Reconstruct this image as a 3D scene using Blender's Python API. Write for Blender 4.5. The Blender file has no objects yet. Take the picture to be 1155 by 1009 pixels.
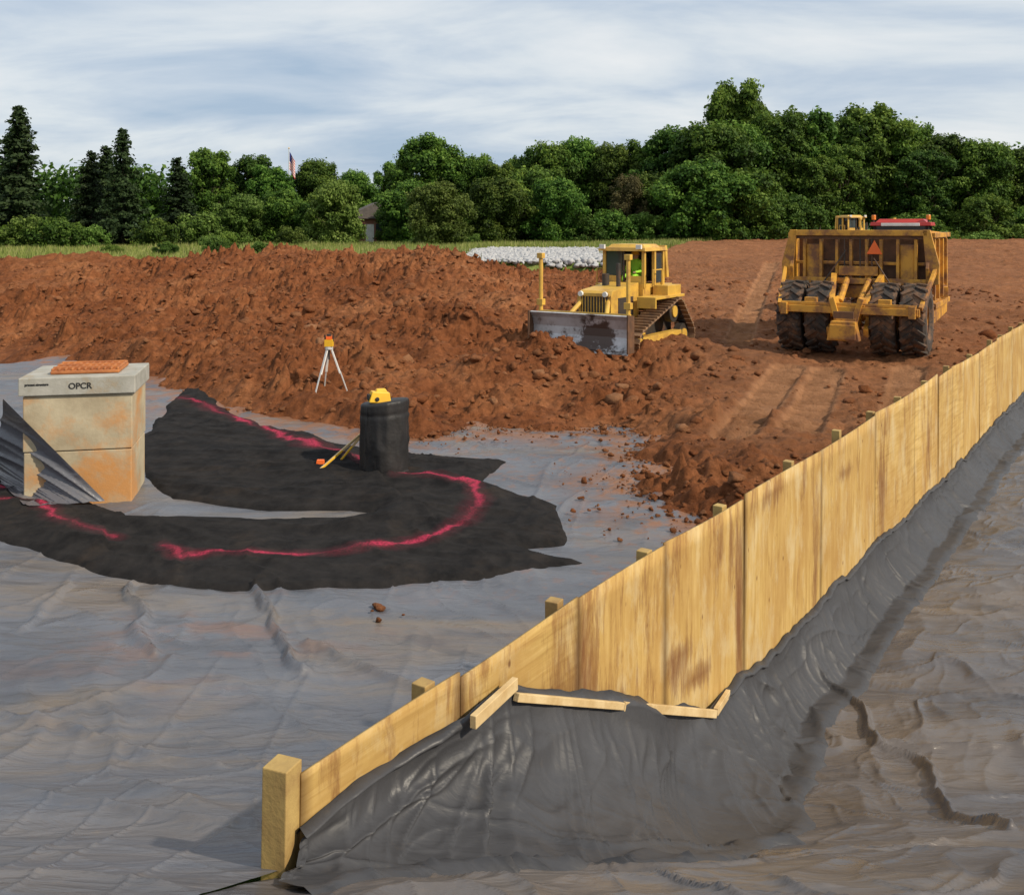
import bpy, bmesh, math, random
import numpy as np
from mathutils import Matrix, Vector, Euler
R = math.radians
random.seed(3)
scene = bpy.context.scene
scene.view_settings.view_transform = 'Standard'
scene.view_settings.look = 'None'
scene.view_settings.exposure = 0
COL = scene.collection

# ------------------------------------------------------------ noise
_rs = np.random.RandomState(11)
_P = _rs.permutation(4096)
_V = _rs.rand(4096)
def _h(i, j, s):
    return _P[(_P[(i + s * 131) & 4095] + j) & 4095]
def vn(x, y, s=0):
    xi = np.floor(x).astype(int); yi = np.floor(y).astype(int)
    fx = x - xi; fy = y - yi
    fx = fx * fx * fx * (fx * (fx * 6 - 15) + 10); fy = fy * fy * fy * (fy * (fy * 6 - 15) + 10)
    a = _V[_h(xi, yi, s)]; b = _V[_h(xi + 1, yi, s)]; c = _V[_h(xi, yi + 1, s)]; d = _V[_h(xi + 1, yi + 1, s)]
    return (a * (1 - fx) + b * fx) * (1 - fy) + (c * (1 - fx) + d * fx) * fy
def fbm(x, y, o=4, s=0, g=0.5):
    t = 0; a = 1; n = 0
    ca, sa = math.cos(0.6), math.sin(0.6)
    for k in range(o):
        t = t + a * vn(x, y, s + k); n += a; a *= g
        x, y = (x * ca - y * sa) * 2.03 + 7.1, (x * sa + y * ca) * 2.03 + 3.3
    return t / n
def ridge(x, y, o=3, s=0, g=0.5, pw=2.0):
    t = 0; a = 1; n = 0
    ca, sa = math.cos(0.5), math.sin(0.5)
    for k in range(o):
        t = t + a * (1 - np.abs(2 * vn(x, y, s + k) - 1)) ** pw; n += a; a *= g
        x, y = (x * ca - y * sa) * 2.1 + 5.1, (x * sa + y * ca) * 2.1 + 1.3
    return t / n
def clods(x, y, cell, s, dens=0.7):
    """height (0..1) of half buried lumps on a jittered grid"""
    gx = x / cell; gy = y / cell
    xi = np.floor(gx).astype(int); yi = np.floor(gy).astype(int)
    out = np.zeros_like(gx)
    for i in (-1, 0, 1):
        for j in (-1, 0, 1):
            a = xi + i; b = yi + j
            h1 = _V[_h(a, b, s)]; h2 = _V[_h(a, b, s + 5)]; h3 = _V[_h(a, b, s + 9)]; h4 = _V[_h(a, b, s + 13)]
            px = a + h1; py = b + h2
            r = 0.25 + 0.5 * h3
            d2 = ((gx - px) ** 2 + (gy - py) ** 2) / (r * r)
            hh = np.where((d2 < 1) & (h4 < dens), np.sqrt(np.maximum(0, 1 - d2)) * r, 0)
            out = np.maximum(out, hh)
    return out
def sstep(a, b, x):
    t = np.clip((x - a) / (b - a), 0, 1)
    return t * t * (3 - 2 * t)
def polysd(X, Y, P):
    d = np.full(X.shape, 1e9); ins = np.zeros(X.shape, bool)
    n = len(P)
    for i in range(n):
        x1, y1 = P[i]; x2, y2 = P[(i + 1) % n]
        dx, dy = x2 - x1, y2 - y1
        t = np.clip(((X - x1) * dx + (Y - y1) * dy) / (dx * dx + dy * dy), 0, 1)
        d = np.minimum(d, (X - x1 - t * dx) ** 2 + (Y - y1 - t * dy) ** 2)
        if dy != 0:
            c = ((y1 > Y) != (y2 > Y)) & (X < dx * (Y - y1) / dy + x1)
            ins ^= c
    return np.where(ins, 1, -1) * np.sqrt(d)
def linesd(X, Y, P):
    d = np.full(X.shape, 1e9)
    for i in range(len(P) - 1):
        x1, y1 = P[i]; x2, y2 = P[i + 1]
        dx, dy = x2 - x1, y2 - y1
        t = np.clip(((X - x1) * dx + (Y - y1) * dy) / (dx * dx + dy * dy), 0, 1)
        d = np.minimum(d, (X - x1 - t * dx) ** 2 + (Y - y1 - t * dy) ** 2)
    return np.sqrt(d)

# ------------------------------------------------------------ mesh helpers
def np_mesh(name, V, F, mats, attrs=None, smooth=True, midx=None, link=True):
    V = np.asarray(V, np.float32); F = np.asarray(F, np.int32)
    me = bpy.data.meshes.new(name)
    k = F.shape[1]
    me.vertices.add(len(V)); me.vertices.foreach_set('co', V.ravel())
    me.loops.add(F.size); me.loops.foreach_set('vertex_index', F.ravel())
    me.polygons.add(len(F)); me.polygons.foreach_set('loop_start', np.arange(0, F.size, k, dtype=np.int32))
    me.update(calc_edges=True)
    if smooth: me.polygons.foreach_set('use_smooth', np.ones(len(F), bool))
    for m in mats: me.materials.append(m)
    if midx is not None: me.polygons.foreach_set('material_index', np.asarray(midx, np.int32))
    if attrs:
        for n, a in attrs.items():
            at = me.attributes.new(n, 'FLOAT', 'POINT'); at.data.foreach_set('value', np.asarray(a, np.float32).ravel())
    me.validate()
    ob = bpy.data.objects.new(name, me)
    if link: COL.objects.link(ob)
    return ob
def grid_faces(nr, nc, keep=None):
    i = np.arange(nr - 1)[:, None] * nc + np.arange(nc - 1)[None, :]
    F = np.stack([i, i + 1, i + nc + 1, i + nc], -1).reshape(-1, 4)
    if keep is not None:
        kv = keep.ravel()
        F = F[kv[F].any(1)]
    return F
def compact(V, F, attrs=None):
    u, inv = np.unique(F, return_inverse=True)
    a2 = {k: np.ravel(v)[u] for k, v in (attrs or {}).items()}
    return V[u], inv.reshape(F.shape), a2

class B:
    def __init__(s): s.V = []; s.F = []; s.M = []; s.mats = []
    def mi(s, m):
        if m not in s.mats: s.mats.append(m)
        return s.mats.index(m)
    def add(s, vs, fs, m, mx=None):
        o = len(s.V); k = s.mi(m)
        for v in vs:
            v = Vector(v)
            if mx is not None: v = mx @ v
            s.V.append(tuple(v))
        for f in fs: s.F.append([o + i for i in f]); s.M.append(k)
    def box(s, c, d, m, rot=(0, 0, 0), mx=None, top=(1, 1)):
        x, y, z = d[0] / 2, d[1] / 2, d[2] / 2; tx, ty = top
        vs = [(-x, -y, -z), (x, -y, -z), (x, y, -z), (-x, y, -z), (-x * tx, -y * ty, z), (x * tx, -y * ty, z), (x * tx, y * ty, z), (-x * tx, y * ty, z)]
        fs = [(0, 3, 2, 1), (4, 5, 6, 7), (0, 1, 5, 4), (1, 2, 6, 5), (2, 3, 7, 6), (3, 0, 4, 7)]
        M = Matrix.Translation(c) @ Euler([R(a) for a in rot]).to_matrix().to_4x4()
        if mx is not None: M = mx @ M
        s.add(vs, fs, m, M)
    def bar(s, p1, p2, w, h, m):
        p1 = Vector(p1); p2 = Vector(p2); d = p2 - p1
        q = d.to_track_quat('Y', 'Z').to_matrix().to_4x4()
        s.box((0, 0, 0), (w, d.length, h), m, mx=Matrix.Translation((p1 + p2) / 2) @ q)
    def cyl(s, p1, p2, r, m, n=12, r2=None):
        if r2 is None: r2 = r
        p1 = Vector(p1); p2 = Vector(p2); d = p2 - p1
        q = d.to_track_quat('Z', 'Y').to_matrix().to_4x4(); L = d.length
        vs = []
        for k in range(n):
            a = 2 * math.pi * k / n; vs.append((r * math.cos(a), r * math.sin(a), 0))
        for k in range(n):
            a = 2 * math.pi * k / n; vs.append((r2 * math.cos(a), r2 * math.sin(a), L))
        fs = [(k, (k + 1) % n, n + (k + 1) % n, n + k) for k in range(n)] + [tuple(range(n - 1, -1, -1)), tuple(range(n, 2 * n))]
        s.add(vs, fs, m, Matrix.Translation(p1) @ q)
    def prism(s, poly, a, b, m, axis='x'):
        n = len(poly)
        if axis == 'x': f = lambda t, p: (t, p[0], p[1])
        elif axis == 'y': f = lambda t, p: (p[0], t, p[1])
        else: f = lambda t, p: (p[0], p[1], t)
        vs = [f(a, p) for p in poly] + [f(b, p) for p in poly]
        fs = [(k, (k + 1) % n, n + (k + 1) % n, n + k) for k in range(n)] + [tuple(range(n - 1, -1, -1)), tuple(range(n, 2 * n))]
        s.add(vs, fs, m)
    def lathe(s, prof, c, m, n=28, axis='x'):
        vs = []; fs = []; k = len(prof)
        for i in range(n):
            a = 2 * math.pi * i / n
            for (t, r) in prof:
                if axis == 'x': vs.append((c[0] + t, c[1] + r * math.cos(a), c[2] + r * math.sin(a)))
                else: vs.append((c[0] + r * math.cos(a), c[1] + r * math.sin(a), c[2] + t))
        for i in range(n):
            for j in range(k - 1):
                a = i * k + j; b = ((i + 1) % n) * k + j
                fs.append((a, a + 1, b + 1, b))
        s.add(vs, fs, m)
    def tire(s, c, r, w, rub, rim, out=1):
        h = w / 2
        s.lathe([(-h * .75, r * .5), (-h, r * .62), (-h, r * .86), (-h * .8, r * .95), (h * .8, r * .95), (h, r * .86), (h, r * .62), (h * .75, r * .5)], c, rub)
        s.lathe([(-h * .7, 0.02), (-h * .55, r * .25), (-h * .6, r * .5), (-h * .75, r * .52), (h * .75, r * .52), (h * .6, r * .5), (h * .55, r * .25), (h * .7, .02)], c, rim)
        n = 18
        for k in range(n):
            for sg in (-1, 1):
                a = 2 * math.pi * (k + (0.25 if sg > 0 else -.25)) / n
                M = Matrix.Translation(c) @ Matrix.Rotation(a, 4, 'X') @ Matrix.Translation((sg * w * .25, 0, r * .965)) @ Matrix.Rotation(sg * R(-38), 4, 'Z')
                s.box((0, 0, 0), (w * .56, r * .1, r * .085), rub, mx=M)
    def obj(s, name, loc=(0, 0, 0), rz=0, bevel=0.0, parent=None, smooth=False, scale=1):
        me = bpy.data.meshes.new(name); me.from_pydata(s.V, [], s.F)
        for m in s.mats: me.materials.append(m)
        me.polygons.foreach_set('material_index', s.M)
        bm = bmesh.new(); bm.from_mesh(me); bmesh.ops.recalc_face_normals(bm, faces=bm.faces); bm.to_mesh(me); bm.free()
        ob = bpy.data.objects.new(name, me); COL.objects.link(ob)
        ob.location = loc; ob.rotation_euler = (0, 0, R(rz)); ob.scale = (scale,) * 3
        if bevel:
            b = ob.modifiers.new('bevel', 'BEVEL'); b.width = bevel; b.segments = 2; b.limit_method = 'ANGLE'; b.angle_limit = R(40)
        if smooth:
            me.polygons.foreach_set('use_smooth', [True] * len(me.polygons))
        if parent: ob.parent = parent
        return ob

# ------------------------------------------------------------ materials
def nt(name):
    m = bpy.data.materials.new(name); m.use_nodes = True
    t = m.node_tree; p = t.nodes['Principled BSDF']
    return m, t, p
def noise(t, vec, scale, detail=5, rough=.6, dist=0):
    n = t.nodes.new('ShaderNodeTexNoise'); n.inputs['Scale'].default_value = scale
    n.inputs['Detail'].default_value = detail; n.inputs['Roughness'].default_value = rough; n.inputs['Distortion'].default_value = dist
    if vec is not None: t.links.new(vec, n.inputs['Vector'])
    return n.outputs['Fac']
def mapv(t, scale=(1, 1, 1), rot=(0, 0, 0), src='Object'):
    tc = t.nodes.new('ShaderNodeTexCoord'); mp = t.nodes.new('ShaderNodeMapping')
    mp.inputs['Scale'].default_value = scale; mp.inputs['Rotation'].default_value = [R(a) for a in rot]
    t.links.new(tc.outputs[src], mp.inputs['Vector']); return mp.outputs['Vector']
def ramp(t, fac, stops):
    r = t.nodes.new('ShaderNodeValToRGB'); e = r.color_ramp.elements
    while len(e) < len(stops): e.new(0.5)
    for i, (p, c) in enumerate(stops):
        e[i].position = p
        if not hasattr(c, '__len__'): c = (c, c, c)
        e[i].color = (*c, 1)
    t.links.new(fac, r.inputs['Fac']); return r.outputs['Color']
def mix(t, fac, a, b, mode='MIX'):
    m = t.nodes.new('ShaderNodeMix'); m.data_type = 'RGBA'; m.blend_type = mode
    for sock, v in ((m.inputs[0], fac), (m.inputs[6], a), (m.inputs[7], b)):
        if isinstance(v, (int, float)): sock.default_value = v
        elif isinstance(v, tuple): sock.default_value = (*v, 1)
        else: t.links.new(v, sock)
    return m.outputs[2]
def math_(t, op, a, b_=None):
    n = t.nodes.new('ShaderNodeMath'); n.operation = op
    for i, q in enumerate((a, b_)):
        if q is None: continue
        if isinstance(q, (int, float)): n.inputs[i].default_value = q
        else: t.links.new(q, n.inputs[i])
    return n.outputs[0]
def bump(t, p, h, strength=.5, dist=.02, prev=None):
    b = t.nodes.new('ShaderNodeBump'); b.inputs['Strength'].default_value = strength; b.inputs['Distance'].default_value = dist
    t.links.new(h, b.inputs['Height'])
    if prev is not None: t.links.new(prev, b.inputs['Normal'])
    t.links.new(b.outputs['Normal'], p.inputs['Normal']); return b.outputs['Normal']
def attr(t, name):
    a = t.nodes.new('ShaderNodeAttribute'); a.attribute_name = name; return a.outputs['Fac']

def simple(name, c, c2=None, rough=.6, sc=3, metal=0, bs=.2, dirt=None, dsc=1.5, dthr=(.45, .65), spec=.5):
    m, t, p = nt(name); v = mapv(t)
    c2 = c2 or tuple(x * .75 for x in c)
    col = mix(t, ramp(t, noise(t, v, sc), [(.35, 0), (.65, 1)]), c, c2)
    if dirt:
        col = mix(t, ramp(t, noise(t, v, dsc, 8, .7), [(dthr[0], 0), (dthr[1], 1)]), col, dirt)
    t.links.new(col, p.inputs['Base Color'])
    p.inputs['Roughness'].default_value = rough; p.inputs['Metallic'].default_value = metal
    p.inputs['Specular IOR Level'].default_value = spec
    if bs: bump(t, p, noise(t, v, sc * 8), bs, .01)
    return m

def m_dirt():
    m, t, p = nt('dirt_soil'); v = mapv(t)
    a = ramp(t, noise(t, v, .3, 7, .68), [(.3, (.135, .044, .016)), (.5, (.205, .071, .026)), (.68, (.30, .122, .050))])
    b = ramp(t, noise(t, v, 4.5, 9, .75), [(.3, (.38, .36, .34)), (.5, (.95, .95, .95)), (.72, (1.5, 1.55, 1.65))])
    col = mix(t, 1.0, a, b, 'MULTIPLY')
    sm = mix(t, 1.0, (.33, .165, .083), ramp(t, noise(t, v, 1.5, 8, .7), [(.3, (.55, .5, .46)), (.7, (1.25, 1.25, 1.25))]), 'MULTIPLY')
    col2 = mix(t, attr(t, 'lane'), col, sm)
    t.links.new(col2, p.inputs['Base Color']); p.inputs['Roughness'].default_value = .95
    p.inputs['Specular IOR Level'].default_value = .15
    n1 = bump(t, p, noise(t, v, 5.5, 10, .75), 1.0, .10)
    bump(t, p, noise(t, v, 25, 6, .7), .7, .025, n1)
    return m
def m_liner(name, c1, c2, dust_sheen, rough, dthr=(.5, .75), rot=25, spec=.5, bs=.3, dk=.45):
    m, t, p = nt(name); v = mapv(t)
    vs = mapv(t, (.5, 1.6, 1), (0, 0, rot))
    a = mix(t, ramp(t, noise(t, vs, .7, 5, .6, .4), [(.3, 0), (.7, 1)]), c1, c2)
    a = mix(t, ramp(t, noise(t, vs, .45, 8, .64, .8), [(dthr[0], 0), (dthr[1], 1)]), a, dust_sheen)  # dusty patches; on the left liner also warm sheen painted into the colour
    a = mix(t, ramp(t, noise(t, v, 9, 5, .7), [(.60, 0), (.8, .5)]), a, tuple(x * 1.1 for x in dust_sheen))
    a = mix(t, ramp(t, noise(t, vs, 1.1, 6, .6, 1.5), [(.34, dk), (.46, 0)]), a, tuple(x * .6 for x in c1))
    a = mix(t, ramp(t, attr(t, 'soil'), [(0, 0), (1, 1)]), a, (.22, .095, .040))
    t.links.new(a, p.inputs['Base Color'])
    rr = ramp(t, noise(t, v, 1.0, 5, .6), [(.3, max(.05, rough - .12)), (.7, rough + .15)])
    t.links.new(rr, p.inputs['Roughness']); p.inputs['Specular IOR Level'].default_value = spec
    n1 = bump(t, p, noise(t, vs, 2.8, 5, .55, 1.4), bs, .05)
    n2 = bump(t, p, noise(t, mapv(t, (.5, 1.5, 1), (0, 0, rot + 50)), 7, 4, .55, 1.2), bs * .6, .02, n1)
    bump(t, p, noise(t, v, 260, 2, .5), .2, .002, n2)
    return m
def m_black():
    m, t, p = nt('black_geotextile'); v = mapv(t)
    a = mix(t, ramp(t, noise(t, v, 3, 7, .7), [(.35, 0), (.7, 1)]), (.010, .0095, .010), (.028, .025, .024))
    a = mix(t, ramp(t, noise(t, v, 1.1, 7, .7), [(.55, 0), (.75, .5)]), a, (.055, .04, .03))
    f = ramp(t, attr(t, 'paint'), [(0, 0), (1, 1)])
    sp = ramp(t, noise(t, v, 30, 5, .85), [(.36, 0.1), (.58, 1)])
    f = mix(t, 1.0, f, sp, 'MULTIPLY')
    a = mix(t, f, a, (.48, .04, .09))
    t.links.new(a, p.inputs['Base Color']); p.inputs['Roughness'].default_value = .95; p.inputs['Specular IOR Level'].default_value = .12
    n1 = bump(t, p, noise(t, v, 4, 5, .6), .5, .04)
    bump(t, p, noise(t, v, 120, 3, .7), .5, .006, n1)
    return m
def m_ply():
    m, t, p = nt('plywood')
    v1 = mapv(t, (9, 9, .8)); v2 = mapv(t, (1.2, 1.2, .6)); v = mapv(t)
    vh = mapv(t, (.8, .8, 11))
    g1 = noise(t, v1, 1.6, 8, .65, .6); g2 = noise(t, vh, 1.4, 8, .65, .8)
    g = mix(t, attr(t, 'horiz'), g1, g2)
    a = ramp(t, g, [(.25, (.34, .20, .06)), (.45, (.51, .335, .11)), (.58, (.58, .395, .145)), (.78, (.66, .475, .20))])
    a = mix(t, ramp(t, noise(t, v2, 1.3, 7, .65), [(.38, 0), (.66, .9)]), a, (.40, .23, .07))
    a = mix(t, ramp(t, noise(t, v2, 2.3, 8, .7), [(.50, 0), (.70, .6)]), a, (.62, .52, .33))
    st = math_(t, 'ADD', noise(t, mapv(t, (4.5, 4.5, .7)), 1.15, 10, .78, .3), attr(t, 'stain'))
    a = mix(t, ramp(t, st, [(.565, 0), (.66, .55), (.8, .92)]), a, (.17, .065, .024))
    kn = t.nodes.new('ShaderNodeTexVoronoi'); kn.inputs['Scale'].default_value = 2.6; t.links.new(mapv(t, (1.5, 1.5, .9)), kn.inputs['Vector'])
    a = mix(t, ramp(t, kn.outputs['Distance'], [(.03, .85), (.08, 0)]), a, (.14, .055, .02))
    tn = attr(t, 'tint')
    a = mix(t, 1.0, a, ramp(t, tn, [(0, (.66, .62, .56)), (.5, (.88, .87, .85)), (1, (1.04, 1.04, 1.03))]), 'MULTIPLY')
    a = mix(t, ramp(t, attr(t, 'edge'), [(0, 0), (1, .8)]), a, (.14, .075, .03))
    t.links.new(a, p.inputs['Base Color']); p.inputs['Roughness'].default_value = .75; p.inputs['Specular IOR Level'].default_value = .25
    bump(t, p, g, .5, .005)
    return m
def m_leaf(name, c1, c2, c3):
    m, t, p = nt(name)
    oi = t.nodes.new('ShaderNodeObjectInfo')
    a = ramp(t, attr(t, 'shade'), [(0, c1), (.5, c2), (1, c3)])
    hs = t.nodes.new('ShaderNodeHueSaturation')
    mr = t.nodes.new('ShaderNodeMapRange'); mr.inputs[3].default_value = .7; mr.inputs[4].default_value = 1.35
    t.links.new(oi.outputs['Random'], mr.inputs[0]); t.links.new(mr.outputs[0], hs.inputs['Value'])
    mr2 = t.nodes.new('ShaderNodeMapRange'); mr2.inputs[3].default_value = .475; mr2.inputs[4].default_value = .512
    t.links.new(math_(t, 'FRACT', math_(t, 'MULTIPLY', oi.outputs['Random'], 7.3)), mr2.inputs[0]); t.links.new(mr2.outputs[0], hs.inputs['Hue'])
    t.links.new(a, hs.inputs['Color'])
    p.inputs['Roughness'].default_value = .65; p.inputs['Specular IOR Level'].default_value = .2
    t.links.new(hs.outputs[0], p.inputs['Base Color'])
    tr = t.nodes.new('ShaderNodeBsdfTranslucent'); t.links.new(hs.outputs[0], tr.inputs['Color'])
    mx = t.nodes.new('ShaderNodeMixShader'); mx.inputs[0].default_value = .3
    out = t.nodes['Material Output']
    t.links.new(p.outputs[0], mx.inputs[1]); t.links.new(tr.outputs[0], mx.inputs[2]); t.links.new(mx.outputs[0], out.inputs[0])
    return m

DIRT = m_dirt()
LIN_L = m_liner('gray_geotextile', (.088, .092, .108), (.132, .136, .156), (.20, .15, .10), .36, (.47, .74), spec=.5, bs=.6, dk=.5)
LIN_R = m_liner('gray_geotextile_wet', (.066, .062, .066), (.105, .098, .102), (.16, .125, .095), .32, (.5, .8), 70, .5, bs=.55, dk=.6)
CURT = m_liner('gray_curtain_fabric', (.042, .042, .046), (.060, .060, .065), (.09, .075, .06), .5, (.64, .9), 80, .35, bs=.3, dk=.3)
BLACK = m_black()
PLY = m_ply()
LUMBER = simple('lumber', (.66, .50, .27), (.5, .34, .15), .7, 5, bs=.3)
POSTM = simple('post_wood', (.44, .30, .10), (.28, .17, .06), .8, 4, bs=.4, dirt=(.2, .1, .04), dsc=5, dthr=(.55, .75))
YEL = simple('machine_yellow', (.68, .42, .07), (.54, .32, .055), .5, 2, bs=.05, dirt=(.27, .13, .055), dsc=1.6, dthr=(.5, .72))
YEL2 = simple('scraper_yellow', (.62, .31, .035), (.48, .22, .03), .55, 2, bs=.05, dirt=(.20, .085, .035), dsc=2.0, dthr=(.45, .62))
RUSTY = simple('worn_steel', (.16, .075, .035), (.08, .042, .024), .7, 5, bs=.3)
BLADE = simple('polished_blade_steel', (.55, .56, .58), (.34, .33, .33), .45, 2.2, .3, bs=.1, dirt=(.085, .06, .05), dsc=1.1, dthr=(.50, .56))
DARK = simple('dark_steel', (.03, .026, .023), (.05, .038, .03), .6, 4, bs=.2, dirt=(.16, .07, .03), dthr=(.52, .7))
TRACK = simple('track_steel', (.15, .09, .055), (.30, .17, .085), .7, 5, bs=.3)
RUB = simple('tire_rubber', (.032, .027, .024), (.05, .038, .03), .85, 4, bs=.3, dirt=(.20, .10, .048), dsc=3, dthr=(.45, .66))
GLASS = simple('cab_glass', (.03, .04, .045), (.05, .06, .065), .08, 1, bs=0)
RED = simple('tractor_red', (.45, .03, .02), (.35, .025, .02), .4, 2, bs=0)
ORANGE = simple('orange_plastic', (.85, .16, .02), (.8, .13, .02), .5, 2, bs=0)
AMBER = simple('beacon_amber', (.9, .25, .02), None, .25, 2, bs=0)
WHITE = simple('white_paint', (.75, .74, .70), (.6, .58, .55), .5, 3, bs=0)
VEST = simple('hi_vis_vest', (.35, .75, .05), None, .7, 3, bs=0)
SKIN = simple('skin', (.45, .26, .18), None, .6, 3, bs=0)
BRASSY = simple('yellow_plastic', (.80, .48, .02), (.7, .38, .02), .45, 3, bs=0)
BLKP = simple('black_plastic_wrap', (.010, .010, .011), (.022, .020, .02), .55, 3, bs=.5)
ALU = simple('aluminium', (.7, .7, .68), (.55, .55, .53), .4, 4, .3, bs=0)
INK = simple('black_ink', (.02, .02, .02), None, .8, 3, bs=0)
CONC = simple('concrete', (.48, .41, .28), (.34, .28, .185), .85, 2.2, bs=.5, dirt=(.50, .24, .08), dsc=.9, dthr=(.44, .60))
CONC2 = simple('concrete_cap', (.40, .385, .34), (.29, .28, .24), .85, 4, bs=.5, dirt=(.36, .26, .15), dsc=2, dthr=(.55, .75))
GRATE = simple('rusty_grate', (.46, .17, .05), (.28, .09, .03), .8, 4, bs=.3)
LEAF = m_leaf('foliage', (.014, .034, .006), (.052, .115, .015), (.14, .225, .034))
LEAFL = m_leaf('foliage_light', (.035, .07, .012), (.09, .16, .025), (.18, .26, .06))
NEEDLE = m_leaf('conifer_needles', (.010, .022, .009), (.022, .045, .015), (.042, .076, .024))
BROWNL = m_leaf('foliage_brown', (.05, .045, .02), (.09, .075, .03), (.12, .10, .045))
BARK = simple('bark', (.07, .05, .035), (.04, .03, .02), .9, 3, bs=.5)
BRICK = simple('brick', (.30, .13, .09), (.24, .10, .07), .9, 3, bs=.2)
ROOF = simple('roof_shingles', (.12, .10, .09), (.08, .07, .065), .9, 3, bs=.2)
STONE = simple('white_stone', (.46, .46, .46), (.32, .32, .33), .9, 3, bs=.4)

# ------------------------------------------------------------ terrain model
WX0, WY0, WS = -1.03, 4.69, 0.685
def wallx(Y): return WX0 + WS * (Y - WY0)
def zl(Y): return np.interp(Y, [0, 2.5, 4.5, 4.7, 5.5, 6.8, 8, 9.5, 12], [2.4, 1.75, 1.0, .93, .62, .25, .08, 0.01, 0])
def zr(Y): return np.interp(Y, [0, 2.5, 4.5, 4.7, 5.2, 6, 7.3, 8.7, 10], [2.4, 1.75, 1.0, .9, .62, .15, -.5, -.93, -1.0])
def smooth_interp(f, Y, w=.35):
    return (f(Y - w) + f(Y) * 2 + f(Y + w)) / 4
EDGE = [(-60, 40), (-30, 37), (-17.7, 33.5), (-13.5, 29.5), (-10.1, 26.4), (-6.75, 22), (-5, 20.6), (-3.5, 19.3), (-1.7, 18.6), (-.85, 19.6), (.2, 19.2), (1.2, 19.7), (2.3, 19.6),
        (2.85, 18.5), (2.3, 17.3), (2.7, 16.2), (2.1, 14.9), (2.35, 13.7), (3.0, 13.1), (4.2, 12.7), (6, 12.4)]
FRONT = EDGE + [(14, 14), (500, 200), (500, 900), (-500, 900), (-500, 60)]
SITE = [(-120, -60), (90, -60), (70, 30), (66, 112), (26, 104), (17, 92), (9, 66), (5.5, 50), (-6, 49), (-20, 50), (-60, 52), (-120, 48)]
LANES = [[(6.7, 23.6), (3.9, 17.2)], [(7.5, 23.2), (5.2, 17.6)], [(9.5, 23.4), (6.6, 16.8)], [(6.2, 27), (16, 60)], [(8.5, 27), (20, 60)], [(11, 28), (24, 60)]]
def sd_front(X, Y):
    s = polysd(X, Y, FRONT)
    return s + (fbm(X * .9, Y * .9, 4, 3) - .5) * 1.1
def lane_mask(X, Y):
    d = np.full(X.shape, 9.0)
    for L in LANES: d = np.minimum(d, linesd(X, Y, L))
    return (1 - sstep(.32, .5, d)) * (.55 + .45 * sstep(.3, .5, fbm(X * .7, Y * .7, 3, 18)))
def flatmask(X, Y):
    return sstep(2.4, 6, X - (Y - 24) * .12) * sstep(14.2, 17, Y) * .86
def dirt_z(X, Y, detail=True):
    s = sd_front(X, Y)
    left = np.interp(s, [-1.5, 0, .5, 2, 5, 9, 14, 17, 22, 60], [-.5, 0, .22, .45, .8, 1.45, 2.25, 2.5, 2.3, 2.2])
    rt = np.interp(Y, [12, 16, 20, 25, 35, 60, 90, 130], [.1, .25, .38, .65, 1.0, 1.75, 2.5, 2.7])
    rt = np.minimum(rt, np.interp(s, [-1.5, 0, .5, 2, 4, 8], [-.5, 0, .2, .35, .6, 9]))
    w = sstep(-4, 2.5, X)
    z = left * (1 - w) + rt * w
    z = z + .42 * np.exp(-(((X - 1.5) / 1.5) ** 2 + ((Y - 24.0) / .8) ** 2))
    z = z + .35 * np.exp(-(((X + 1) / 2.5) ** 2 + ((Y - 27) / 1.6) ** 2))
    ins = sstep(-.2, 1.0, s)
    fl = flatmask(X, Y); ln = lane_mask(X, Y)
    rough = ins * (1 - .78 * fl)
    big = (fbm(X * .35, Y * .35, 3, 21) - .5) * .8 + (fbm(X * 1.0, Y * 1.0, 5, 31, .6) - .45) * .5
    big = big + (ridge(X * .12 + .1 * Y, Y * .3, 3, 27, .5) - .35) * .35
    z = z + rough * big * (1 - .7 * ln)
    if detail:
        wx = (fbm(X * 4, Y * 4, 2, 61) - .5) * .3; wy = (fbm(X * 4 + 9, Y * 4, 2, 64) - .5) * .3
        area = .45 + .75 * sstep(.40, .60, fbm(X * .45, Y * .45, 2, 58))
        c = clods(X + wx, Y + wy, .70, 40, .35) * .70 * .48 + clods(X + wx, Y + wy, .32, 60, .65) * .32 * .68 + clods(X + wx * .5, Y, .16, 80, .8) * .16 * .9
        c = c * (.5 + .9 * vn(X * 7, Y * 7, 90)) * area
        z = z + c * sstep(-.5, .6, s) * (1 - .8 * fl) * (1 - .95 * ln)
        z = z + (fbm(X * 4.5, Y * 4.5, 4, 50, .62) - .5) * .17 * ins * (1 - .5 * fl) * (1 - .8 * ln)
        for L in LANES:
            (x1, y1), (x2, y2) = L; dl = math.hypot(x2 - x1, y2 - y1)
            al = ((X - x1) * (x2 - x1) + (Y - y1) * (y2 - y1)) / dl
            z = z - (1 - sstep(.32, .38, linesd(X, Y, L))) * (.08 + .06 * np.sin(al * 2 * math.pi / .3) * (fbm(X * 1.5, Y * 1.5, 2, 7) > .33))
    sf = polysd(X, Y, SITE)
    z = z - np.clip(-sf, 0, 4) * .35
    return z, s, np.clip(ln * .85 + fl * .5, 0, 1)
def gz(X, Y):
    sf = polysd(X, Y, SITE)
    fld = 2.15 + .35 * sstep(0, 25, X) + (fbm(X * .05, Y * .05, 3, 5) - .5) * .5 * sstep(0, 30, -sf) + .1 * (fbm(X * .5, Y * .5, 3, 6) - .5)
    return fld - np.clip(sf + .5, 0, 2) * 2.1
def stonemask(x, y):
    return ((np.abs(x - 1.4 - (y - 60) * .05) < 4.6 * (.8 + .4 * vn(y * .35, y * 0, 3))) & (y > 50) & (y < 76))

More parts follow.
